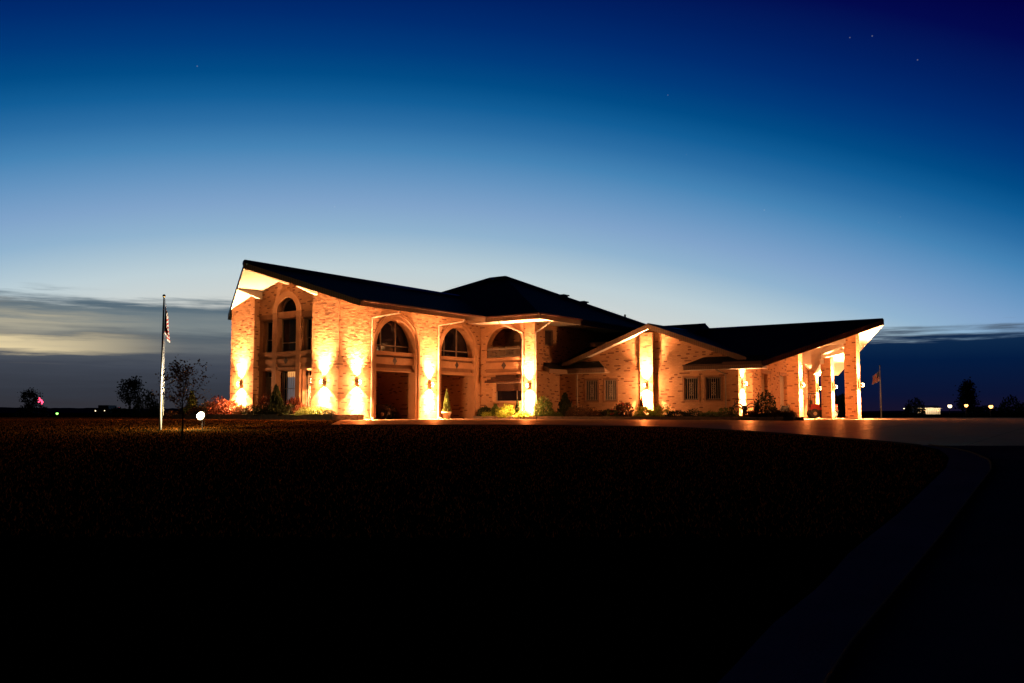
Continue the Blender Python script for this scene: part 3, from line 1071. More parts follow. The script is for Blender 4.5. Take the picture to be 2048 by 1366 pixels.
roof('garage_roof', [(53, 12.5, 5.55), (53, 30, 5.55), (47.35, 30, gr(47.35)), (47.35, 19.2, gr(47.35)), (46.2, 19.2, gr(46.2)), (46.2, 17.0, gr(46.2))])
roof('garage_roof', [(53, 12.5, 5.55), (59.8, 17.0, gr(59.8)), (59.8, 30, gr(59.8)), (53, 30, 5.55)])
roof('roof', [(53, 23.06, 5.87), (53, 30, 5.87), (50.2, 30, 4.86), (50.2, 23.06, 4.86)], .3)
roof('roof', [(53, 23.06, 5.87), (53, 30, 5.87), (55.8, 30, 4.86), (55.8, 23.06, 4.86)], .3)
roof('gable_roof', [(46.5, GX, CZ), (46.5, 18.0, 3.33), (46.95, 18.0, 3.33), (52.6, GX, CZ)])
roof('gable_roof', [(46.5, GX, CZ), (46.5, 29.6, 3.32), (46.95, 29.6, 3.32), (52.6, GX, CZ)])
# eave returns under the cross gable
for a, b, hipa, hipb in ((26.42, 30.4, .8, 0.), (17.0, 21.46, 0., .9)):
    rm = H()
    pts = [(46.15, a, 2.98), (46.15, b, 2.98), (46.88, b - hipb, 3.42), (46.88, a + hipa, 3.42)]
    zb = 2.70
    vs = pts + [(46.15, a, zb), (46.15, b, zb), (46.88, b, zb), (46.88, a, zb)]
    rm.add(vs, [(0, 3, 2, 1), (0, 1, 5, 4), (4, 5, 6, 7), (0, 4, 7, 3), (1, 2, 6, 5), (2, 3, 7, 6)], [0, 1, 2, 1, 1, 1])
    part(rm, 'eave_return', RM)
    part(H().box(46.04, 46.14, a, b, 2.90, 2.99), 'gutter', M['gutter'])
rm = H()
rm.slab([(44.2, 28.95, 2.92), (46.14, 28.95, 2.92), (46.14, 29.98, 3.35), (44.3, 29.98, 3.35)], .26)
part(rm, 'eave_return', RM)
# gutters
for seg in (((32.0, 32.03, 5.92), (42.12, 32.03, 5.92)), ((42.14, 32.0, 5.92), (42.14, 28.25, 5.92)), ((42.2, 28.22, 5.92), (58.2, 28.22, 5.92)),
            ((46.12, 17.02, 3.03), (46.12, 19.15, 3.03))):
    part(H().bar(seg[0], seg[1], .10, .09), 'gutter', M['gutter'])


# tapering lookout beams under the overhanging gables
def wedge(a, b, wd, d0, d1, z_a, z_b):
    """a,b = plan ends (tip, wall); d0,d1 depth under the soffit"""
    dx, dy = b[0] - a[0], b[1] - a[1]
    L = math.hypot(dx, dy)
    nx_, ny_ = -dy / L * wd / 2, dx / L * wd / 2
    vs = []
    for (p, z, d) in ((a, z_a, d0), (b, z_b, d1)):
        for s_ in (-1, 1):
            vs += [(p[0] + s_ * nx_, p[1] + s_ * ny_, z), (p[0] + s_ * nx_, p[1] + s_ * ny_, z - d)]
    mb = H()
    mb.add(vs, [(0, 1, 5, 4), (2, 6, 7, 3), (1, 3, 7, 5), (4, 5, 7, 6), (0, 2, 3, 1)], 0)
    part(mb, 'lookout_beam', M['soffit'])


wedge((29.45, GV), (32.2, GV), .16, .06, .50, RZ - .31, RZ - .31)
for dv in (2.05, -2.55):
    v = GV + dv
    tip = 29.3 + (2.65 if dv < 0 else 3.0) * abs(dv) / 5.6
    wedge((tip + .1, v), (32.1, v), .16, .05, .42, gz(v) , gz(v))
wedge((53, 12.7), (53, 14.1), .2, .06, .42, 5.24, 5.24)
wedge((51.1, 14.1), (51.1, 16.9), .2, .06, .55, qz(51.1), qz(51.1))
wedge((56.0, 14.9), (56.0, 16.9), .2, .06, .5, qz(56.), qz(56.))
part(H().bar((53.3, 14.5, 4.72), (53.3, 18.6, 4.72), .3, .35), 'porch_beam', M['soffit'])
part(H().bar((51.35, 17.1, 4.15), (53.3, 14.4, 4.5), .24, .32), 'porch_beam', M['soffit'])
part(H().bar((53.4, 14.4, 4.5), (56.0, 16.8, 4.05), .24, .32), 'porch_beam', M['soffit'])
part(H().bar((56.1, 16.9, 3.5), (59.0, 18.2, 2.95), .22, .3), 'porch_beam', M['soffit'])

# downspouts


def spout(pts):
    mb = H()
    for a, b in zip(pts, pts[1:]):
        mb.bar(a, b, .06, .055)
    part(mb, 'downspout', M['white_metal'])


spout([(34.9, 32.15, 5.85), (34.9, 32.2, 5.55), (34.06, 33.30, 5.30), (34.06, 33.32, .12), (34.06, 33.15, .05)])
spout([(40.3, 32.15, 5.85), (40.3, 32.2, 5.55), (39.42, 33.30, 5.30), (39.42, 33.32, .12), (39.42, 33.15, .05)])
spout([(42.25, 31.3, 5.8), (42.3, 31.2, 5.55), (43.25, 30.22, 5.0), (43.25, 30.22, .1)])
spout([(43.6, 28.4, 5.8), (43.6, 28.45, 5.6), (43.36, 29.34, 5.0), (43.36, 29.34, .1)])
spout([(46.84, 28.72, 2.65), (46.84, 28.72, .1)])
spout([(46.2, 19.65, 2.8), (46.25, 19.62, 2.7), (46.82, 19.3, 2.45), (46.82, 19.3, .1)])

# rounded caps added on the skyline ridges for a teal rim of glare
M['ridge'] = mat('ridge glare metal', rough=.4, metal=1., fn=f_noise((.16, .24, .27), (.12, .19, .22), 3, .1, .003))


def cap(a, b, r=.19):
    part(H().tube([(a[0], a[1], a[2] - .03), (b[0], b[1], b[2] - .03)], r, 10), 'ridge_glare_cap', M['ridge'], None, True)


cap((29.35, GV, RZ), (46.6, GV, RZ))
cap(P2, (46.2, 41.85, 7.76))
cap(P1, P2)
cap(P1, K[2])
cap((53, 12.55, 5.55), (53, 23.0, 5.55), .10)
cap((53, 23.1, 5.87), (53, 29.9, 5.87), .10)
cap((46.55, GX, CZ), (52.4, GX, CZ), .08)

# roof vents
vt = H()
for (u, v, s_) in ((53.1, 33.6, .55), (54.1, 32.6, .5)):
    z = 9.6 - .44 * (u - 50.2)
    vt.box(u, u + s_, v, v + s_, z - .5, z + .16)
    vt.box(u - .08, u + s_ + .08, v - .08, v + s_ + .08, z + .16, z + .24)
part(vt, 'roof_vent', M['black'])
part(H().tube([(56.4, 30.6, 6.0), (56.4, 30.6, 7.25)], .07, 8), 'vent_pipe', M['black'])


# --- wall sconces: an up and down cylinder on a bracket, lit
def sconce(u, v, z, nx_, ny_, power=1., glow=1.):
    """(u,v) on the wall, (nx_,ny_) outward in house axes"""
    d = .21
    cx, cy = u + nx_ * d, v + ny_ * d
    mb = H()
    mb.lathe([(.065, -.085), (.072, -.075), (.072, .075), (.065, .085)], (cx, cy, z), 14, 0)
    s1 = part(mb, 'wall_sconce', M['bronze'])
    ld = bpy.data.lights.new('sconce_glow', 'POINT')
    ld.energy = 380 * power * glow
    ld.color = LAMP
    ld.shadow_soft_size = .05
    lo = bpy.data.objects.new('sconce_glow', ld)
    COL.objects.link(lo)
    lo.parent = house
    lo.location = (cx + nx_ * .16 - HB[0], cy + ny_ * .16 - HB[1], z)
    part(H().bar((u, v, z), (cx, cy, z), .05), 'bracket', M['bronze'], s1)
    for sg in (1, -1):
        part(H().lathe([(.06, 0), (.06, .006)], (cx, cy, z + sg * .089 - (.006 if sg < 0 else 0)), 12), 'lens', M['lens'], s1)
        for (size, bl, pw) in ((112, .3, 3600), (70, 1., 21000)):
            ld = bpy.data.lights.new('sconce_light', 'SPOT')
            ld.energy = pw * power * (1. if sg < 0 else (1.3 if size > 100 else .5))
            ld.color = LAMP
            ld.spot_size = math.radians(size if sg < 0 else min(size, 92))
            ld.spot_blend = bl if sg < 0 else max(bl, .7)
            ld.shadow_soft_size = .03
            lo = bpy.data.objects.new('sconce_light', ld)
            COL.objects.link(lo)
            lo.parent = house
            lo.location = (cx - HB[0], cy - HB[1], z + sg * .105)
            if sg > 0:
                lo.rotation_euler = (math.pi, 0, 0)


ZL = 1.93
sconce(31.88, 41.03, ZL, -1, 0)
sconce(31.88, 34.48, ZL, -1, 0)
sconce(33.15, 33.47, ZL, 0, -1)
sconce(38.80, 33.47, ZL, 0, -1)
sconce(43.33, 29.78, ZL, -1, 0)
sconce(46.66, 23.98, ZL, -1, 0, 1.0, 1.2)
sconce(47.42, 18.6, ZL, 0, -1)
sconce(51.34, 16.75, ZL, 0, -1, .7)
sconce(53.34, 14.05, ZL, 0, -1, .7)
sconce(56.60, 16.44, ZL, 0, -1, .7)
sconce(59.2, 18.18, ZL, 0, -1, .7)
sconce(32.48, 35.95, ZL + .1, -.3, .3, .12)


# ================================================================== planting beds
def bed(name, label, outline, top, wall_h):
    """outline in house axes (u,v); soil inside a low edging"""
    t = thing(name, label, 'planting bed', W(outline[0][0], outline[0][1], 0), math.radians(54.4))
    off = (outline[0][0], outline[0][1], 0)
    n = len(outline)
    mb = MB(off)
    mb.add([(u, v, top - .04) for u, v in outline], [tuple(range(n))])
    mb.build('soil', M['soil'], t)
    for a, b in zip(outline, outline[1:] + outline[:1]):
        L = math.hypot(b[0] - a[0], b[1] - a[1])
        k = max(1, int(L / .42))
        fm = None
        for i in range(k):
            p = (a[0] + (b[0] - a[0]) * (i + .02) / k, a[1] + (b[1] - a[1]) * (i + .02) / k)
            q = (a[0] + (b[0] - a[0]) * (i + .98) / k, a[1] + (b[1] - a[1]) * (i + .98) / k)
            if fm is None:
                mb = MB(off)
                hh = (top + wall_h) / 2
                mb.bar((p[0], p[1], top / 2 - .06), (q[0], q[1], top / 2 - .06), .16, top + .16)
                fm = mb.build('edging_stone', M['stonewall'], t)
            else:
                o = fm.copy()
                COL.objects.link(o)
                o.parent = t
                o.location = ((b[0] - a[0]) * i / k, (b[1] - a[1]) * i / k, random.uniform(-.012, .012))
                o.rotation_euler = (0, 0, random.uniform(-.012, .012))
    return t


random.seed(11)
bed('planting_bed', 'raised bed with low stone wall before the tall gable end', [(30.75, 32.75), (30.75, 45.8), (32.0, 45.8), (32.0, 33.55), (32.9, 32.75)], .26, 0)
bed('planting_bed', 'long kerbed bed in front of the garage wing windows', [(42.75, 33.35), (42.35, 32.4), (42.35, 14.6), (43.1, 14.0), (46.4, 15.6), (46.75, 18.0), (46.75, 29.2), (43.3, 29.3), (43.3, 33.35)], .15, 0)


# ------------------------------------------------------------------ foliage
def leaves(n, kind, seed, ls=.055, lw=.03, fl=0):
    """leaf faces spread through a crown of unit radius and unit height"""
    rg = np.random.default_rng(seed)
    bumps = rg.normal(size=(9, 3))
    bumps /= np.linalg.norm(bumps, axis=1)[:, None]
    amp = rg.uniform(.08, .30, 9)
    P = []
    while len(P) < n:
        d = rg.normal(size=3)
        d /= np.linalg.norm(d)
        if kind == 'cone':
            h = rg.uniform(0, 1) ** 1.25
            a = math.atan2(d[1], d[0])
            r = (1 - h) ** .72 * (.86 + .20 * math.sin(h * 19 + a * 2) + .14 * math.sin(a * 3 + h * 9) + .10 * math.sin(h * 47)) * rg.uniform(.5, 1.08) + .05
            p = np.array([r * math.cos(a), r * math.sin(a), h])
        else:
            b = 1 + (amp * np.clip(bumps @ d - .55, 0, 1) * 2).sum() - .15
            r = b * rg.uniform(.35, 1) ** .5
            p = d * r
            if p[2] < 0:
                p[2] *= -.15
            if kind == 'spread':
                p[2] *= .8 + .25 * math.sin(p[0] * 5) * math.cos(p[1] * 4)
        P.append(p)
    P = np.array(P)
    out = P / (np.linalg.norm(P, axis=1)[:, None] + 1e-6)
    dirs = out * (1.1 if kind in ('spread', 'spiky') else .6) + rg.normal(size=P.shape) * .6 + np.array([0, 0, .35])
    dirs /= np.linalg.norm(dirs, axis=1)[:, None]
    sd = np.cross(dirs, rg.normal(size=P.shape))
    sd /= np.linalg.norm(sd, axis=1)[:, None]
    L = ls * rg.uniform(.6, 1.4, (n, 1))
    Wd = lw * rg.uniform(.6, 1.4, (n, 1))
    v = np.stack([P, P + dirs * L * .5 + sd * Wd, P + dirs * L, P + dirs * L * .5 - sd * Wd], 1).reshape(-1, 3)
    me = bpy.data.meshes.new('foliage')
    me.vertices.add(4 * n)
    me.vertices.foreach_set('co', v.ravel())
    me.loops.add(4 * n)
    me.loops.foreach_set('vertex_index', np.arange(4 * n, dtype=np.int32))
    me.polygons.add(n)
    me.polygons.foreach_set('loop_start', np.arange(0, 4 * n, 4, dtype=np.int32))
    me.polygons.foreach_set('loop_total', np.full(n, 4, dtype=np.int32))
    me.update(calc_edges=True)
    return me


LM = {}


def foliage_mesh(kind, mname, variant):
    k = (kind, mname, variant)
    if k not in LM:
        prm = {'round': (1900, .13, .06), 'cone': (1500, .15, .07), 'spread': (2400, .22, .03), 'spiky': (1500, .34, .035), 'small': (900, .16, .07)}[kind]
        me = leaves(prm[0], {'small': 'round'}.get(kind, kind), hash((kind, variant)) % 1000 if False else (len(LM) * 17 + 3), prm[1], prm[2])
        me.materials.append(M[mname])
        LM[k] = me
    return LM[k]


stem_me = {}


def stem_mesh(cone):
    if cone not in stem_me:
        mb = MB()
        if cone:
            mb.tube([(0, 0, -.05), (.01, 0, .4), (0, .01, .85)], [.05, .035, .01], 6)
        else:
            rg = random.Random(5)
            for i in range(7):
                a = rg.uniform(0, 6.28)
                mb.tube([(.05 * math.cos(a), .05 * math.sin(a), -.05), (.3 * math.cos(a), .3 * math.sin(a), .4), (.6 * math.cos(a + .3), .6 * math.sin(a + .3), .7)], [.03, .022, .008], 5)
        me = bpy.data.meshes.new('stems')
        me.from_pydata(mb.v, [], mb.f)
        me.materials.append(M['bark'])
        stem_me[cone] = me
    return stem_me[cone]


def shrub(u, v, z, r, h, kind, mname, label, name='shrub', cat='shrub', variant=0, flowers=False, group=None, loc=None):
    loc = loc or W(u, v, z)
    rz = random.uniform(0, 6.28)
    t = thing(name, label, cat, loc, rz, group)
    f = bpy.data.objects.new('foliage', foliage_mesh(kind, mname, variant))
    COL.objects.link(f)
    f.parent = t
    f.scale = (r, r, h)
    s_ = bpy.data.objects.new('stems' if kind != 'cone' else 'trunk', stem_mesh(kind == 'cone'))
    COL.objects.link(s_)
    s_.parent = t
    s_.scale = (r, r, h)
    if flowers:
        mb = MB()
        rg = random.Random(int(u * 100))
        for i in range(14):
            a, e = rg.uniform(0, 6.28), rg.uniform(.1, 1.3)
            mb.ball((r * math.cos(a) * math.cos(e) * 1.02, r * math.sin(a) * math.cos(e) * 1.02, h * math.sin(e) * 1.02), rg.uniform(.025, .05), n=6, k=4)
        mb.build('blossoms', M['petal'], t, uv=False)
    return t


# front bed of the gable end (u, v, z, radius, height, kind, colour, label)
Z1, Z2 = .22, .11
PL = [
    (31.5, 44.9, .0, .42, 1.45, 'cone', 'leaf_green', 'slim olive evergreen cone left of the house, beside the floodlight', 'conifer_shrub'),
    (31.3, 44.0, Z1, .62, .62, 'spread', 'leaf_rust', 'flat rusty shrub next to the slim olive evergreen cone', 'shrub'),
    (31.35, 42.95, Z1, .62, .74, 'round', 'leaf_rust', 'rusty dome shrub left of the red shrub at the house corner', 'shrub'),
    (31.3, 42.0, Z1, .62, .84, 'round', 'leaf_red', 'red shrub standing right at the outer left brick corner', 'shrub'),
    (31.3, 41.05, Z1, .55, .72, 'round', 'leaf_red', 'red shrub under the leftmost wall lamp', 'shrub'),
    (31.35, 40.2, Z1, .55, .62, 'spread', 'leaf_rust', 'spreading rusty shrub at the left stone pillar', 'shrub'),
    (31.3, 39.3, Z1, .55, .42, 'round', 'leaf_dark', 'low dark mound before the barred left ground floor window', 'shrub'),
    (31.75, 38.7, Z1, .50, .88, 'round', 'leaf_red', 'tall red shrub left of the dark cone before the curtained window', 'shrub'),
    (31.7, 37.85, Z1, .36, 1.35, 'cone', 'leaf_green', 'thin pale evergreen just behind the dark cone', 'conifer_shrub'),
    (31.2, 37.35, Z1, .42, 1.42, 'cone', 'leaf_dark', 'dark pointed evergreen cone before the tall gable window', 'conifer_shrub'),
    (31.15, 38.2, Z1, .65, .42, 'round', 'leaf_dark', 'low dark mound at the foot of the dark evergreen cone', 'shrub'),
    (31.7, 36.5, Z1, .45, .86, 'spiky', 'leaf_red', 'orange red grassy plant lit beside the right gable window', 'shrub'),
    (31.2, 36.3, Z1, .60, .44, 'round', 'leaf_dark', 'low dark mound below the orange grassy plant', 'shrub'),
    (31.5, 35.7, Z1, .45, .55, 'spiky', 'leaf_red', 'bright orange low plant at the right stone pillar', 'shrub'),
    (31.2, 35.0, Z1, .60, .42, 'spread', 'leaf_green', 'low olive shrub under the second wall lamp', 'shrub'),
    (31.3, 34.2, Z1, .55, .40, 'spiky', 'leaf_green', 'spiky green plant near the right end of the gable bed', 'shrub'),
    (31.3, 33.45, Z1, .35, .25, 'round', 'leaf_dark', 'smallest dark clump at the right end of the gable bed', 'shrub'),
    # long bed
    (42.95, 32.75, Z2, .42, .72, 'round', 'leaf_dark', 'dark round shrub at the left end of the long bed', 'shrub'),
    (42.95, 31.95, Z2, .38, .70, 'cone', 'leaf_green', 'small green cone below the corbelled window', 'conifer_shrub'),
    (42.7, 32.2, Z2, .42, .30, 'spread', 'leaf_yellow', 'low yellow juniper below the corbelled window, left', 'shrub'),
    (42.95, 31.3, Z2, .55, .72, 'spread', 'leaf_yellow', 'tallest yellow green juniper left of the bright corner pier', 'shrub'),
    (42.65, 30.85, Z2, .50, .42, 'spread', 'leaf_yellow', 'low yellow juniper at the kerb left of the bright corner pier', 'shrub'),
    (42.8, 30.25, Z2, .18, .95, 'cone', 'leaf_dark', 'narrow dark cone against the glare of the corner pier', 'conifer_shrub'),
    (42.6, 29.7, Z2, .50, .38, 'spread', 'leaf_yellow', 'yellow juniper right under the corner pier lamp', 'shrub'),
    (43.1, 28.65, Z2, .62, 1.02, 'round', 'leaf_green', 'big leafy bush right of the bright corner pier', 'shrub'),
    (42.8, 27.75, Z2, .45, .42, 'spread', 'leaf_green', 'low olive shrub in front of the big leafy bush', 'shrub'),
    (44.6, 28.15, Z2, .52, 1.28, 'cone', 'leaf_dark', 'dark evergreen cone left of the garage wing downspout', 'conifer_shrub'),
    (43.6, 26.7, Z2, .62, .62, 'round', 'leaf_rust', 'rusty mound under the leftmost barred window', 'shrub'),
    (43.4, 25.7, Z2, .58, .55, 'spread', 'leaf_rust', 'rusty mound under the second barred window', 'shrub'),
    (43.9, 24.9, Z2, .52, .52, 'round', 'leaf_dark', 'dark mound between the second barred window and the rose', 'shrub'),
    (44.4, 24.25, Z2, .62, .80, 'round', 'leaf_rust', 'flowering bush with red blossoms left of the garage wing pilaster', 'flowering_shrub'),
    (43.6, 24.35, Z2, .40, .46, 'spread', 'leaf_green', 'small green bush with red blossoms at the kerb', 'flowering_shrub'),
    (45.3, 23.6, Z2, .17, 1.05, 'cone', 'leaf_red', 'narrow red cone in front of the lit pilaster', 'conifer_shrub'),
    (44.1, 22.75, Z2, .62, .58, 'spread', 'leaf_yellow', 'yellow juniper right of the lit pilaster, nearer the middle', 'shrub'),
    (44.0, 21.75, Z2, .62, .66, 'spread', 'leaf_yellow', 'taller yellow juniper further right of the pilaster', 'shrub'),
    (43.8, 20.7, Z2, .55, .42, 'round', 'leaf_dark', 'low dark mound right of the yellow junipers', 'shrub'),
    (43.7, 19.8, Z2, .50, .34, 'round', 'leaf_dark', 'low dark mound under the third barred window', 'shrub'),
    (43.9, 18.95, Z2, .58, .40, 'spread', 'leaf_green', 'low olive shrub under the rightmost barred window', 'shrub'),
    (43.7, 18.0, Z2, .58, .44, 'round', 'leaf_green', 'low green mound beside the old garden machine', 'shrub'),
    (43.4, 16.6, Z2, .42, .34, 'spiky', 'leaf_red', 'small red leafy plant before the old garden machine', 'shrub'),
    (43.9, 16.1, Z2, .66, 1.0, 'round', 'leaf_dark', 'large dark clipped dome bush before the garage doors', 'shrub'),
    (43.6, 15.25, Z2, .55, .45, 'spread', 'leaf_rust', 'low rusty shrub near the right tip of the long bed', 'shrub'),
    (43.6, 14.75, Z2, .38, .34, 'round', 'leaf_rust', 'last small shrub at the right tip of the long bed', 'shrub'),
]
random.seed(23)
for i, (u, v, z, r, h, kd, mt_, lab, nm) in enumerate(PL):
    shrub(u, v, z, r, h, kd, mt_, lab, nm, {'conifer_shrub': 'conifer', 'flowering_shrub': 'flowering shrub'}.get(nm, 'shrub'),
          variant=i % 2, flowers=nm == 'flowering_shrub')
HL = ['hedge shrub nearest the flagpole, left end of the loose hedge', 'second hedge shrub right of the flagpole', 'hedge shrub left of the sapling trunk',
      'hedge shrub straight behind the sapling trunk', 'hedge shrub between the sapling trunk and the floodlight', 'hedge shrub just left of the floodlight glare',
      'hedge shrub behind the floodlight, right end of the loose hedge']
# loose hedge running away to the left of the house
for i in range(7):
    shrub(0, 0, 0, .75 + .1 * (i % 3), .48 + .1 * ((i * 2) % 3), 'spread' if i % 2 else 'round', 'leaf_rust',
          HL[i], 'hedge_shrub', 'shrub', i % 2,
          group='shrubs of the hedge left of the house', loc=Vector((-19.3 + i * .78, 52 + .3 * math.sin(i * 2.), 0)))

# potted plant between the two arches
pt = thing('potted_plant', 'pointed topiary in a flared stone planter before the pier between the arches', 'potted plant', W(39.45, 32.75, .012))
mb = MB()
mb.lathe([(.17, 0), (.19, .03), (.22, .25), (.29, .34), (.30, .40), (.26, .40), (.24, .34)], n=18)
mb.build('planter', M['terracotta'], pt, True, False)
f = bpy.data.objects.new('foliage', foliage_mesh('cone', 'leaf_green', 0))
COL.objects.link(f)
f.parent = pt
f.location = (0, 0, .36)
f.scale = (.22, .22, 1.15)
s_ = bpy.data.objects.new('trunk', stem_mesh(True))
COL.objects.link(s_)
s_.parent = pt
s_.location = (0, 0, .33)
s_.scale = (.3, .3, 1.)


# ------------------------------------------------------------------ trees
def tree(name, label, cat, loc, H_, spread, leafm, nleaf, ls, seed, trunk_r=.03, first=.35, density=1., levels=3, conical=False, up=.9):
    rg = random.Random(seed)
    t = thing(name, label, cat, loc)
    mb = MB()
    tips = []

    def branch(p, d, L, r, lv):
        pts = [p]
        q = p.copy()
        k = 4
        dd = d.copy()
        for i in range(k):
            dd = (dd + Vector((rg.uniform(-.16, .16), rg.uniform(-.16, .16), rg.uniform(-.05, .16)))).normalized()
            q = q + dd * (L / k)
            pts.append(q.copy())
        mb.tube([tuple(a) for a in pts], [r * (1 - .65 * i / k) for i in range(k + 1)], 6 if lv > 1 else 4)
        if lv < levels:
            tips.extend(pts[2:])
        if lv > 0:
            for i in range(2 if lv < levels else 1):
                pass
            nb = 5 if lv == levels else 4
            for i in range(nb):
                f_ = rg.uniform(.3, 1.)
                idx = f_ * k
                a = pts[int(idx)] if int(idx) >= k else pts[int(idx)].lerp(pts[int(idx) + 1], idx - int(idx))
                an = rg.uniform(0, 6.28)
                nd = (dd * up + Vector((math.cos(an), math.sin(an), rg.uniform(0, .5))) * spread).normalized()
                branch(a, nd, L * rg.uniform(.45, .72), r * (1 - .6 * f_) * .6, lv - 1)
    # leader with side limbs
    k = 7
    pts = [Vector((0, 0, -.1))]
    for i in range(1, k + 1):
        pts.append(Vector((rg.uniform(-.02, .02) * H_ * .5, rg.uniform(-.02, .02) * H_ * .5, H_ * .92 * i / k)))
    mb.tube([tuple(a) for a in pts], [trunk_r * (1 - .85 * i / k) for i in range(k + 1)], 8)
    tips.extend(pts[-2:])
    nl = int(14 * density)
    for i in range(nl):
        f_ = first + (0.93 - first) * (i + rg.random()) / nl
        z = H_ * .92 * f_
        an = i * 2.4 + rg.uniform(-.4, .4)
        prof = (1 - f_) if conical else math.sin(math.pi * min(1, (f_ - first) / (1.02 - first) * .75 + .2))
        Lb = H_ * spread * (.12 + .42 * prof)
        j = f_ * k
        a = pts[int(j)].lerp(pts[min(k, int(j) + 1)], j - int(j))
        branch(a, Vector((math.cos(an), math.sin(an), .25 if conical else .75)).normalized(), Lb, trunk_r * .45 * (1.1 - f_), 2 if not conical else 1)
    mb.build('trunk', M['bark'], t, True, False)
    n = nleaf
    v, fs = [], []
    for i in range(n):
        c = rg.choice(tips) + Vector((rg.gauss(0, 1), rg.gauss(0, 1), rg.gauss(0, 1))) * ls * 1.1
        d = Vector((rg.uniform(-1, 1), rg.uniform(-1, 1), rg.uniform(-1, .6))).normalized()
        e = d.cross(Vector((rg.uniform(-1, 1), rg.uniform(-1, 1), rg.uniform(-1, 1)))).normalized()
        L = ls * rg.uniform(.6, 1.3)
        b = len(v)
        v += [tuple(c), tuple(c + d * L * .5 + e * L * .38), tuple(c + d * L), tuple(c + d * L * .5 - e * L * .38)]
        fs.append((b, b + 1, b + 2, b + 3))
    mb = MB()
    mb.add(v, fs)
    mb.build('crown', M[leafm], t, uv=False)
    return t


tree('sapling_tree', 'young sapling with sparse rusty leaves between flagpole and floodlight', 'tree', (-9.6, 26.6, zt(26.6)), 1.98, .66,
     'leaf_rust', 1300, .068, 5, .036, .32, 1.15)
tree('young_tree', 'tiny thin sapling rising behind the glaring floodlight', 'tree', (-11.95, 35.5, zt(35.5)), 1.3, .5, 'leaf_rust', 60, .05, 8, .012, .4, .5)
tree('far_tree', 'leafy round topped tree left of the flagpole', 'tree', (-29.3, 70, 0), 2.75, .55, 'leaf_dark', 1500, .15, 12, .06, .22, 1.2)
tree('far_tree', 'small lone tree at far left beside the red lights', 'tree', (-45.5, 86, 0), 2.35, .5, 'leaf_dark', 1200, .15, 21, .06, .22, 1.1)
tree('far_tree', 'tall dark conifer like tree among the street lamps at right', 'tree', (55.5, 111, 0), 4.4, .42, 'leaf_dark', 2600, .24, 31, .14, .12, 2.0, conical=True)
for i, (x, y, r, h, lab) in enumerate((
        (-26.6, 66.5, 1.0, 1.55, 'dark rounded bush just left of the flagpole base'),
        (-31.8, 74, 1.1, .95, 'low dark bush under the round topped tree'),
        (-52.5, 100, 1.6, 1.1, 'low dark bush under the far left tree'),
        (28.4, 78, 1.1, 2.3, 'tall dark bush right of the outermost brick column'),
        (29.6, 84, 1.6, 1.6, 'lower dark bush beside the distant flagpole'),
        (22.6, 76, 1.3, 1.9, 'dark bush seen between the two right brick columns'),
        (52.0, 118, 1.5, 1.7, 'round bush beside the long lit shed'),
        (62.0, 120, 1.9, 1.5, 'low bush right of the dark conifer like tree'),
        (66.5, 122, 1.6, 2.0, 'round bush at far right horizon, left of two'),
        (69.5, 122, 1.7, 2.1, 'round bush at far right horizon, right of two'))):
    shrub(0, 0, 0, r, h, 'round', 'leaf_dark', lab, 'bush', 'bush', variant=i % 2, loc=Vector((x, y, -.05)))


# ------------------------------------------------------------------ flagpoles
def flagpole(loc, Hh, r, label, flaglabel, fw, fh, furl, flag_z, seed):
    t = thing('flagpole', label, 'flagpole', loc)
    mb = MB()
    mb.tube([(0, 0, -.1), (0, 0, Hh * .5), (0, 0, Hh)], [r, r * .8, r * .5], 14)
    mb.build('pole', M['steel'], t, True, False)
    MB().ball((0, 0, Hh + r * .9), r * 1.05, n=14, k=9).build('finial', M['gold'], t, True, False)
    MB().tube([(r * 1.9, 0, .5), (r * 1.6, -.01, Hh * .5), (r * .9, 0, Hh * .985)], .006, 5).build('halyard', M['rope'], t, False, False)
    MB().box(r * .8, r * 1.9, -.01, .01, .5, .62).build('cleat', M['chrome'], t, False, False)
    # cloth hanging in folds
    rg = random.Random(seed)
    NX, NZ = 40, 24
    vs, fs, uvs = [], [], []
    ph = rg.uniform(0, 6)
    for j in range(NZ + 1):
        tz = j / NZ
        for i in range(NX + 1):
            s_ = i / NX
            fall = furl * (1 - .15 * tz)
            x = r + fw * s_ * (1 - fall) + .018 * math.sin(s_ * 9 + tz * 4 + ph)
            y = .055 * math.sin(s_ * 21 + ph + tz * 1.5) * (.4 + s_) * (.5 + furl)
            z = flag_z - fh * tz - fw * s_ * furl * .62 * (1 - .25 * tz) + .02 * math.sin(s_ * 13)
            vs.append((x, y, z))
            uvs.append((s_, 1 - tz))
    for j in range(NZ):
        for i in range(NX):
            a = j * (NX + 1) + i
            fs.append((a, a + 1, a + NX + 2, a + NX + 1))
    me = bpy.data.meshes.new('flag')
    me.from_pydata(vs, [], fs)
    ul = me.uv_layers.new(name='UVMap')
    for p in me.polygons:
        p.use_smooth = True
        for li in p.loop_indices:
            ul.data[li].uv = uvs[me.loops[li].vertex_index]
    me.materials.append(M['flag'])
    fo_ = bpy.data.objects.new('flag', me)
    COL.objects.link(fo_)
    fo_.location = loc
    fo_['label'] = flaglabel
    fo_['category'] = 'flag'
    return t


flagpole((-12.32, 32.0, zt(32)), 4.68, .052, 'tall white flagpole lit from below on the lawn left of the house',
         'limp striped flag hanging in folds on the tall lawn flagpole', .85, 1.05, .90, 4.45, 1)
flagpole((26.1, 64.5, 0), 3.65, .05, 'thin dark flagpole beyond the right end of the garage canopy',
         'crumpled pale flag on the distant flagpole at right', 1.0, .7, .55, 3.3, 2).rotation_euler = (0, 0, math.pi)
bpy.data.objects['flag.001'].rotation_euler = (0, 0, math.radians(165))

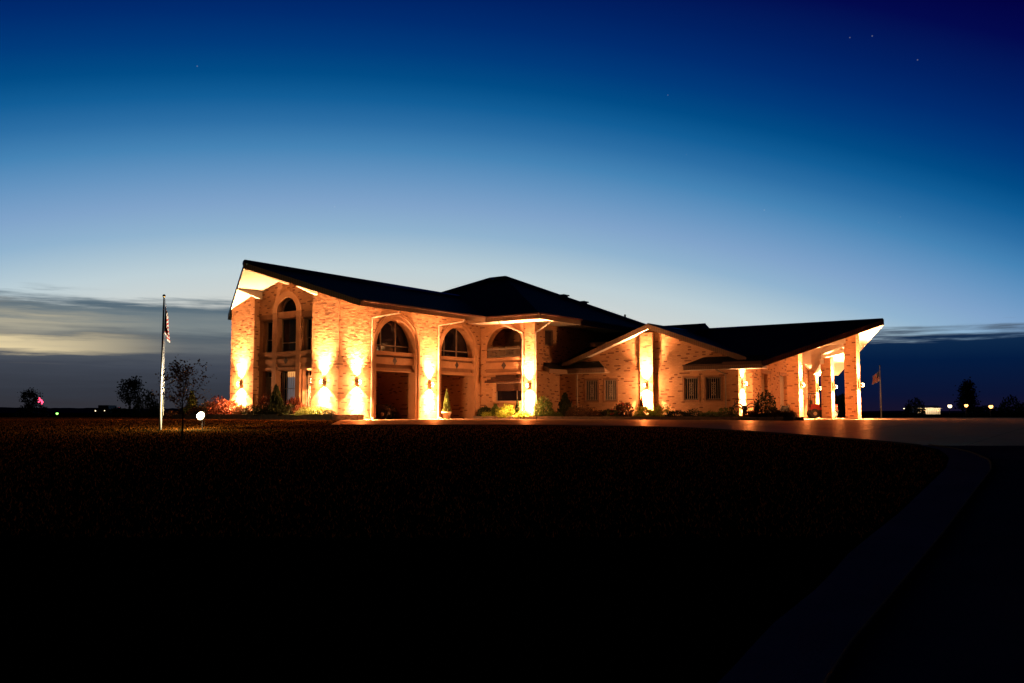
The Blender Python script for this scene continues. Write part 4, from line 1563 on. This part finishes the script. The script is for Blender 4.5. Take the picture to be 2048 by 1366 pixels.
# floodlight on its stake
fl = thing('floodlight', 'small glaring white ground floodlight on a stake in the lawn', 'floodlight', (-10.95, 32.3, zt(32.3)))
MB().tube([(0, 0, -.1), (0, 0, .4)], .012, 6).build('stake', M['black'], fl, False, False)
MB().lathe([(.05, -.06), (.11, .03), (.13, .05), (.13, .07)], (0, 0, 0), 16).build('housing', M['black'], fl, True, False)
hs = [o for o in fl.children if o.name.startswith('housing')][0]
hs.location = (0, 0, .45)
hs.rotation_euler = (math.radians(62), 0, math.radians(-55))
ln = MB().ball((0, 0, .07), .15, n=14, k=8, sz=.8).build('lens', M['flood'], fl, True, False)
ln.location = (0, 0, .45)
ln.rotation_euler = hs.rotation_euler
ld = bpy.data.lights.new('floodlight_beam', 'SPOT')
ld.energy = 2600
ld.color = (1, .84, .6)
ld.spot_size = math.radians(85)
ld.spot_blend = .5
ld.shadow_soft_size = .05
lo = bpy.data.objects.new('floodlight_beam', ld)
COL.objects.link(lo)
lo.location = Vector((-10.95, 32.3, zt(32.3) + .50)) + Vector((-.34, -.10, .10))
tgt = Vector((-12.32, 32.0, 3.6))
lo.rotation_euler = (tgt - lo.location).to_track_quat('-Z', 'Y').to_euler()
ld = bpy.data.lights.new('floodlight_glow', 'POINT')
ld.energy = 420
ld.color = (1, .80, .42)
ld.shadow_soft_size = .08
lo = bpy.data.objects.new('floodlight_glow', ld)
COL.objects.link(lo)
lo.location = (-11.25, 32.1, zt(32.2) + .60)


# ------------------------------------------------------------------ vehicles and machines
def wheel(parent, c, r, wd, axis='y', rim='rim'):
    w_ = MB().lathe([(r * .62, -wd / 2), (r * .93, -wd / 2), (r, -wd * .28), (r, wd * .28), (r * .93, wd / 2), (r * .62, wd / 2)], c, 22, 0, axis)
    o = w_.build('wheel', M['rubber'], parent, True, False)
    MB().lathe([(r * .25, -wd / 2 - .01), (r * .6, -wd * .42), (r * .6, wd * .42), (r * .25, wd / 2 + .01)], c, 16, 0, axis).build('rim', M[rim], o, False, False)
    return o


tr = thing('garden_tractor', 'red garden tractor with black roll bar parked under the garage canopy', 'tractor', W(57.25, 17.35, .012), math.radians(-6))
mb = MB()
mb.box(.1, .88, -.22, .22, .50, .84)
mb.slab([(.1, -.22, .93), (.9, -.20, .86), (.9, .20, .86), (.1, .22, .93)], .09, 0, 0, 0)
mb.build('hood', M['red_paint'], tr)
MB().box(-.75, .1, -.34, .34, .52, .68).box(-.72, -.2, -.42, -.34, .52, .88).box(-.72, -.2, .34, .42, .52, .88).build('fender', M['red_paint'], tr)
MB().box(.8, .93, -.2, .2, .5, .62).box(.88, .95, -.25, .25, .42, .50).build('bumper', M['black'], tr)
MB().box(-.8, .85, -.16, .16, .26, .52).box(-.3, .35, -.42, .42, .16, .26).build('chassis', M['black'], tr)
MB().box(-.62, -.22, -.2, .2, .68, .78).box(-.68, -.58, -.2, .2, .78, 1.12).build('seat', M['black'], tr)
mb = MB()
for s_ in (-1, 1):
    mb.tube([(-.72, .3 * s_, .6), (-.72, .3 * s_, 1.55)], .022, 8)
    mb.tube([(-.32, .3 * s_, .6), (-.32, .3 * s_, 1.55)], .018, 8)
    mb.tube([(-.72, .3 * s_, 1.55), (-.32, .3 * s_, 1.55)], .02, 8)
for x in (-.72, -.32):
    mb.tube([(x, -.3, 1.55), (x, .3, 1.55)], .022, 8)
mb.build('roll_bar', M['black'], tr, True, False)
MB().tube([(.05, 0, .8), (-.12, 0, 1.0)], .015, 6).lathe([(.14, 0), (.155, .01), (.14, .02)], (-.13, 0, 1.0), 16).build('steering_wheel', M['black'], tr, False, False)
wheel(tr, (.62, -.36, .24), .24, .16)
wheel(tr, (.62, .36, .24), .24, .16)
wheel(tr, (-.5, -.42, .3), .3, .22)
wheel(tr, (-.5, .42, .3), .3, .22)
for s_ in (-1, 1):
    MB().lathe([(.05, 0), (.055, .02)], (.9, .12 * s_, .74), 12, 0, 'x').build('headlight', M['chrome'], tr, False, False)

# dark four wheeler in the left porch
qd = thing('quad_bike', 'dark quad bike parked in shadow inside the left arched porch', 'quad bike', W(36.3, 35.2, 0), math.radians(165))
mb = MB()
mb.slab([(.2, -.2, .78), (.75, -.18, .70), (.95, -.25, .62), (.95, .25, .62), (.75, .18, .70), (.2, .2, .78)], .22, 0, 0, 0)
mb.build('body', M['black'], qd)
mb = MB()
for x in (-.62, .62):
    for s_ in (-1, 1):
        pts = [(x + .36 * math.cos(a), .42 * s_, .28 + .36 * math.sin(a)) for a in [math.pi * k / 8 for k in range(9)]]
        for p, q in zip(pts, pts[1:]):
            mb.bar(p, q, .03, .34)
mb.build('fender', M['dark'], qd)
MB().box(-.75, .2, -.16, .16, .30, .66).box(-.62, .2, -.18, .18, .66, .82).build('seat', M['black'], qd)
MB().tube([(.25, 0, .7), (.12, 0, 1.02)], .02, 6).tube([(.08, -.38, 1.05), (.12, 0, 1.02), (.08, .38, 1.05)], .018, 6).build('handlebar', M['black'], qd, False, False)
mb = MB()
for s_ in (-.3, 0, .3):
    mb.tube([(-1.0, s_, .80), (-.5, s_, .82)], .012, 6)
mb.tube([(-1.0, -.32, .80), (-1.0, .32, .80)], .014, 6)
mb.build('rack', M['chrome'], qd, False, False)
for x in (-.62, .62):
    for s_ in (-1, 1):
        wheel(qd, (x, .42 * s_, .27), .27, .22, rim='chrome')

# old machine in the bed by the garage corner
om = thing('garden_machine', 'old dark two wheeled garden machine with hoop bar and curved mudguards', 'machine', W(44.5, 17.35, .11), math.radians(-8))
mb = MB()
mb.tube([(-.48, 0, .55), (-.5, 0, .86), (-.42, 0, .93), (.42, 0, .93), (.5, 0, .86), (.48, 0, .55)], .018, 8)
mb.tube([(-.48, 0, .55), (0, .05, .5), (.48, 0, .55)], .02, 8)
mb.build('hoop_bar', M['black'], om, True, False)
for s_ in (-1, 1):
    mb = MB()
    pts = [(s_ * .34 + .30 * math.cos(a), -.02, .36 + .36 * math.sin(a)) for a in [math.pi * (.05 + .9 * k / 9) for k in range(10)]]
    for p, q in zip(pts, pts[1:]):
        mb.bar(p, q, .2, .05)
    mb.build('mudguard', M['black'], om)
    w_ = MB()
    c = (s_ * .34, 0, .30)
    w_.tube([(c[0] + .29 * math.cos(a), 0, c[2] + .29 * math.sin(a)) for a in [2 * math.pi * k / 20 for k in range(21)]], .02, 6)
    for k in range(6):
        a = math.pi * k / 6
        w_.tube([(c[0] - .28 * math.cos(a), 0, c[2] - .28 * math.sin(a)), (c[0] + .28 * math.cos(a), 0, c[2] + .28 * math.sin(a))], .008, 5)
    w_.build('wheel', M['black'], om, True, False)
MB().box(-.10, .10, -.1, .1, .22, .46).lathe([(.09, 0), (.11, .03), (.11, .12), (.06, .16)], (0, 0, .46), 12).build('engine', M['chrome'], om, False, False)
MB().tube([(.08, -.1, .3), (.2, -.16, .22), (.42, -.16, .2)], .03, 8).build('exhaust', M['chrome'], om, True, False)

# hose reel beside the near column
hr = thing('hose_reel', 'black garden hose reel half hidden behind the first garage column', 'hose reel', W(50.55, 17.35, .012), math.radians(60))
mb = MB()
for k in range(5):
    mb.tube([(.30 * math.cos(a), -.14 + .07 * k, .42 + .30 * math.sin(a)) for a in [2 * math.pi * i / 18 for i in range(19)]], .035, 6)
mb.build('hose', M['rubber'], hr, True, False)
mb = MB()
for y in (-.2, .2):
    mb.tube([(.38 * math.cos(a), y, .42 + .38 * math.sin(a)) for a in [2 * math.pi * i / 20 for i in range(21)]], .015, 6)
    mb.tube([(-.3, y, 0), (0, y, .42), (.3, y, 0)], .018, 6)
mb.tube([(0, -.22, .42), (0, .28, .42)], .03, 8)
mb.build('reel_frame', M['black'], hr, False, False)


# ------------------------------------------------------------------ distant lights
def lamp_post(x, y, h, r, m_, label, name='street_lamp', cat='street lamp', group=None, power=0, color=(1, .55, .2)):
    t = thing(name, label, cat, (x, y, 0), 0, group)
    MB().tube([(0, 0, -.1), (0, 0, h - r * .5)], [.08, .05], 8).tube([(0, 0, h - r * .5), (0, -r * .6, h + r * .4)], .04, 6).build('post', M['black'], t, False, False)
    MB().lathe([(r * 1.1, 0), (r * .5, r * .5)], (0, -r * .6, h + r * .55), 10).build('lamp_hood', M['black'], t, False, False)
    MB().ball((0, -r * .6, h), r, n=10, k=7).build('bulb', M[m_], t, True, False)
    return t


K_ = 1820.


def at(xpx, ypx, D):
    return (xpx - 1024) / 1825.5 * D, D, (825 - ypx) * D / 1825.5 + HC


for (xp, yp, D, rp, m_, lab, gp) in (
        (1899, 812, 190, 4.0, 'bulb_white', 'bright white street lamp nearest the long lit shed', None),
        (1932, 811, 100, 3.4, 'bulb_warm', 'orange street lamp just left of the dark conifer like tree', None),
        (1981, 813, 100, 3.9, 'bulb_warm', 'orange street lamp just right of the dark conifer like tree', None),
        (1999, 817, 210, 2.1, 'bulb_white', 'small white street lamp right of the orange ones', None),
        (1962, 818, 200, 1.5, 'bulb_warm', 'faint low lamp under the dark conifer like tree', None),
        (2016, 815, 240, .9, 'bulb_warm', 'tiny lamp at the far right of the horizon', None),
        (1808, 817, 240, 1.1, 'bulb_white', 'tiny white lamp left of the long lit shed', None),
        (115, 827, 160, 2.3, 'bulb_green', 'green lit lamp low on the far left horizon', None),
        (239, 816, 260, 1.1, 'bulb_red', 'small red lamp left of the round topped tree', None)):
    x, y, z = at(xp, yp, D)
    lamp_post(x, y, z, rp * D / 1825, m_, lab)
x, y, z = at(80, 803, 240)
t = thing('light_mast', 'mast carrying a cluster of pinkish red lights at far left', 'light mast', (x, y, 0))
MB().tube([(0, 0, -.1), (0, 0, z + .9)], [.12, .06], 8).tube([(-.7, 0, z + .6), (.7, 0, z - .2)], .04, 6).build('mast', M['black'], t, False, False)
for dx, dz, r in ((-.45, .75, .34), (-.1, .45, .26), (.25, .25, .24), (.45, -.15, .30), (-.4, -.1, .22), (.4, -.55, .18)):
    MB().ball((dx, 0, z + dz), r, n=10, k=6).build('lamp', M['bulb_red'], t, True, False)
x, y, z = at(200, 832, 120)
t = thing('parked_car', 'distant dark car with two small headlights facing the camera', 'car', (x, y, 0))
MB().box(-.85, .85, 0, 3.9, .28, .80).slab([(-.68, .9, 1.35), (.68, .9, 1.35), (.72, 3.3, 1.32), (-.72, 3.3, 1.32)], .5, 0, 0, 0).build('body', M['black'], t)
for sx in (-.6, .6):
    MB().ball((sx, -.02, .60), .07, n=8, k=5).build('headlight', M['bulb_white'], t, False, False)
for sx in (-.8, .8):
    for yy in (.8, 3.1):
        MB().lathe([(.32, -.1), (.32, .1)], (sx, yy, .32), 12, 0, 'x').build('wheel', M['rubber'], t, False, False)
# long lit shed
x, y, z = at(1858, 819, 200)
sh = thing('metal_shed', 'long low pale metal shed with lit wall on the right horizon', 'shed', (x, y, 0), math.radians(-6))
MB().box(-2.4, 2.4, 0, 5, -.1, 1.25).build('wall', M['farwall'], sh)
MB().slab([(-2.6, -.4, 1.38), (2.6, -.4, 1.38), (2.6, 2.5, 1.9), (-2.6, 2.5, 1.9)], .1, 0, 0, 0).slab([(-2.6, 5.4, 1.38), (2.6, 5.4, 1.38), (2.6, 2.5, 1.9), (-2.6, 2.5, 1.9)], .1, 0, 0, 0).build('roof', M['farwall'], sh)
for dx in (-1.7, -1.0, 1.9):
    MB().ball((dx, -.12, .75), .09, n=8, k=5).build('lamp', M['bulb_warm'], sh, False, False)
ld = bpy.data.lights.new('shed_light', 'AREA')
ld.shape = 'RECTANGLE'
ld.size, ld.size_y = 4.6, .2
ld.energy = 90
ld.color = (1, .72, .42)
lo = bpy.data.objects.new('shed_light', ld)
COL.objects.link(lo)
lo.parent = sh
lo.location = (0, -1.0, 1.25)
lo.rotation_euler = (math.radians(62), 0, 0)
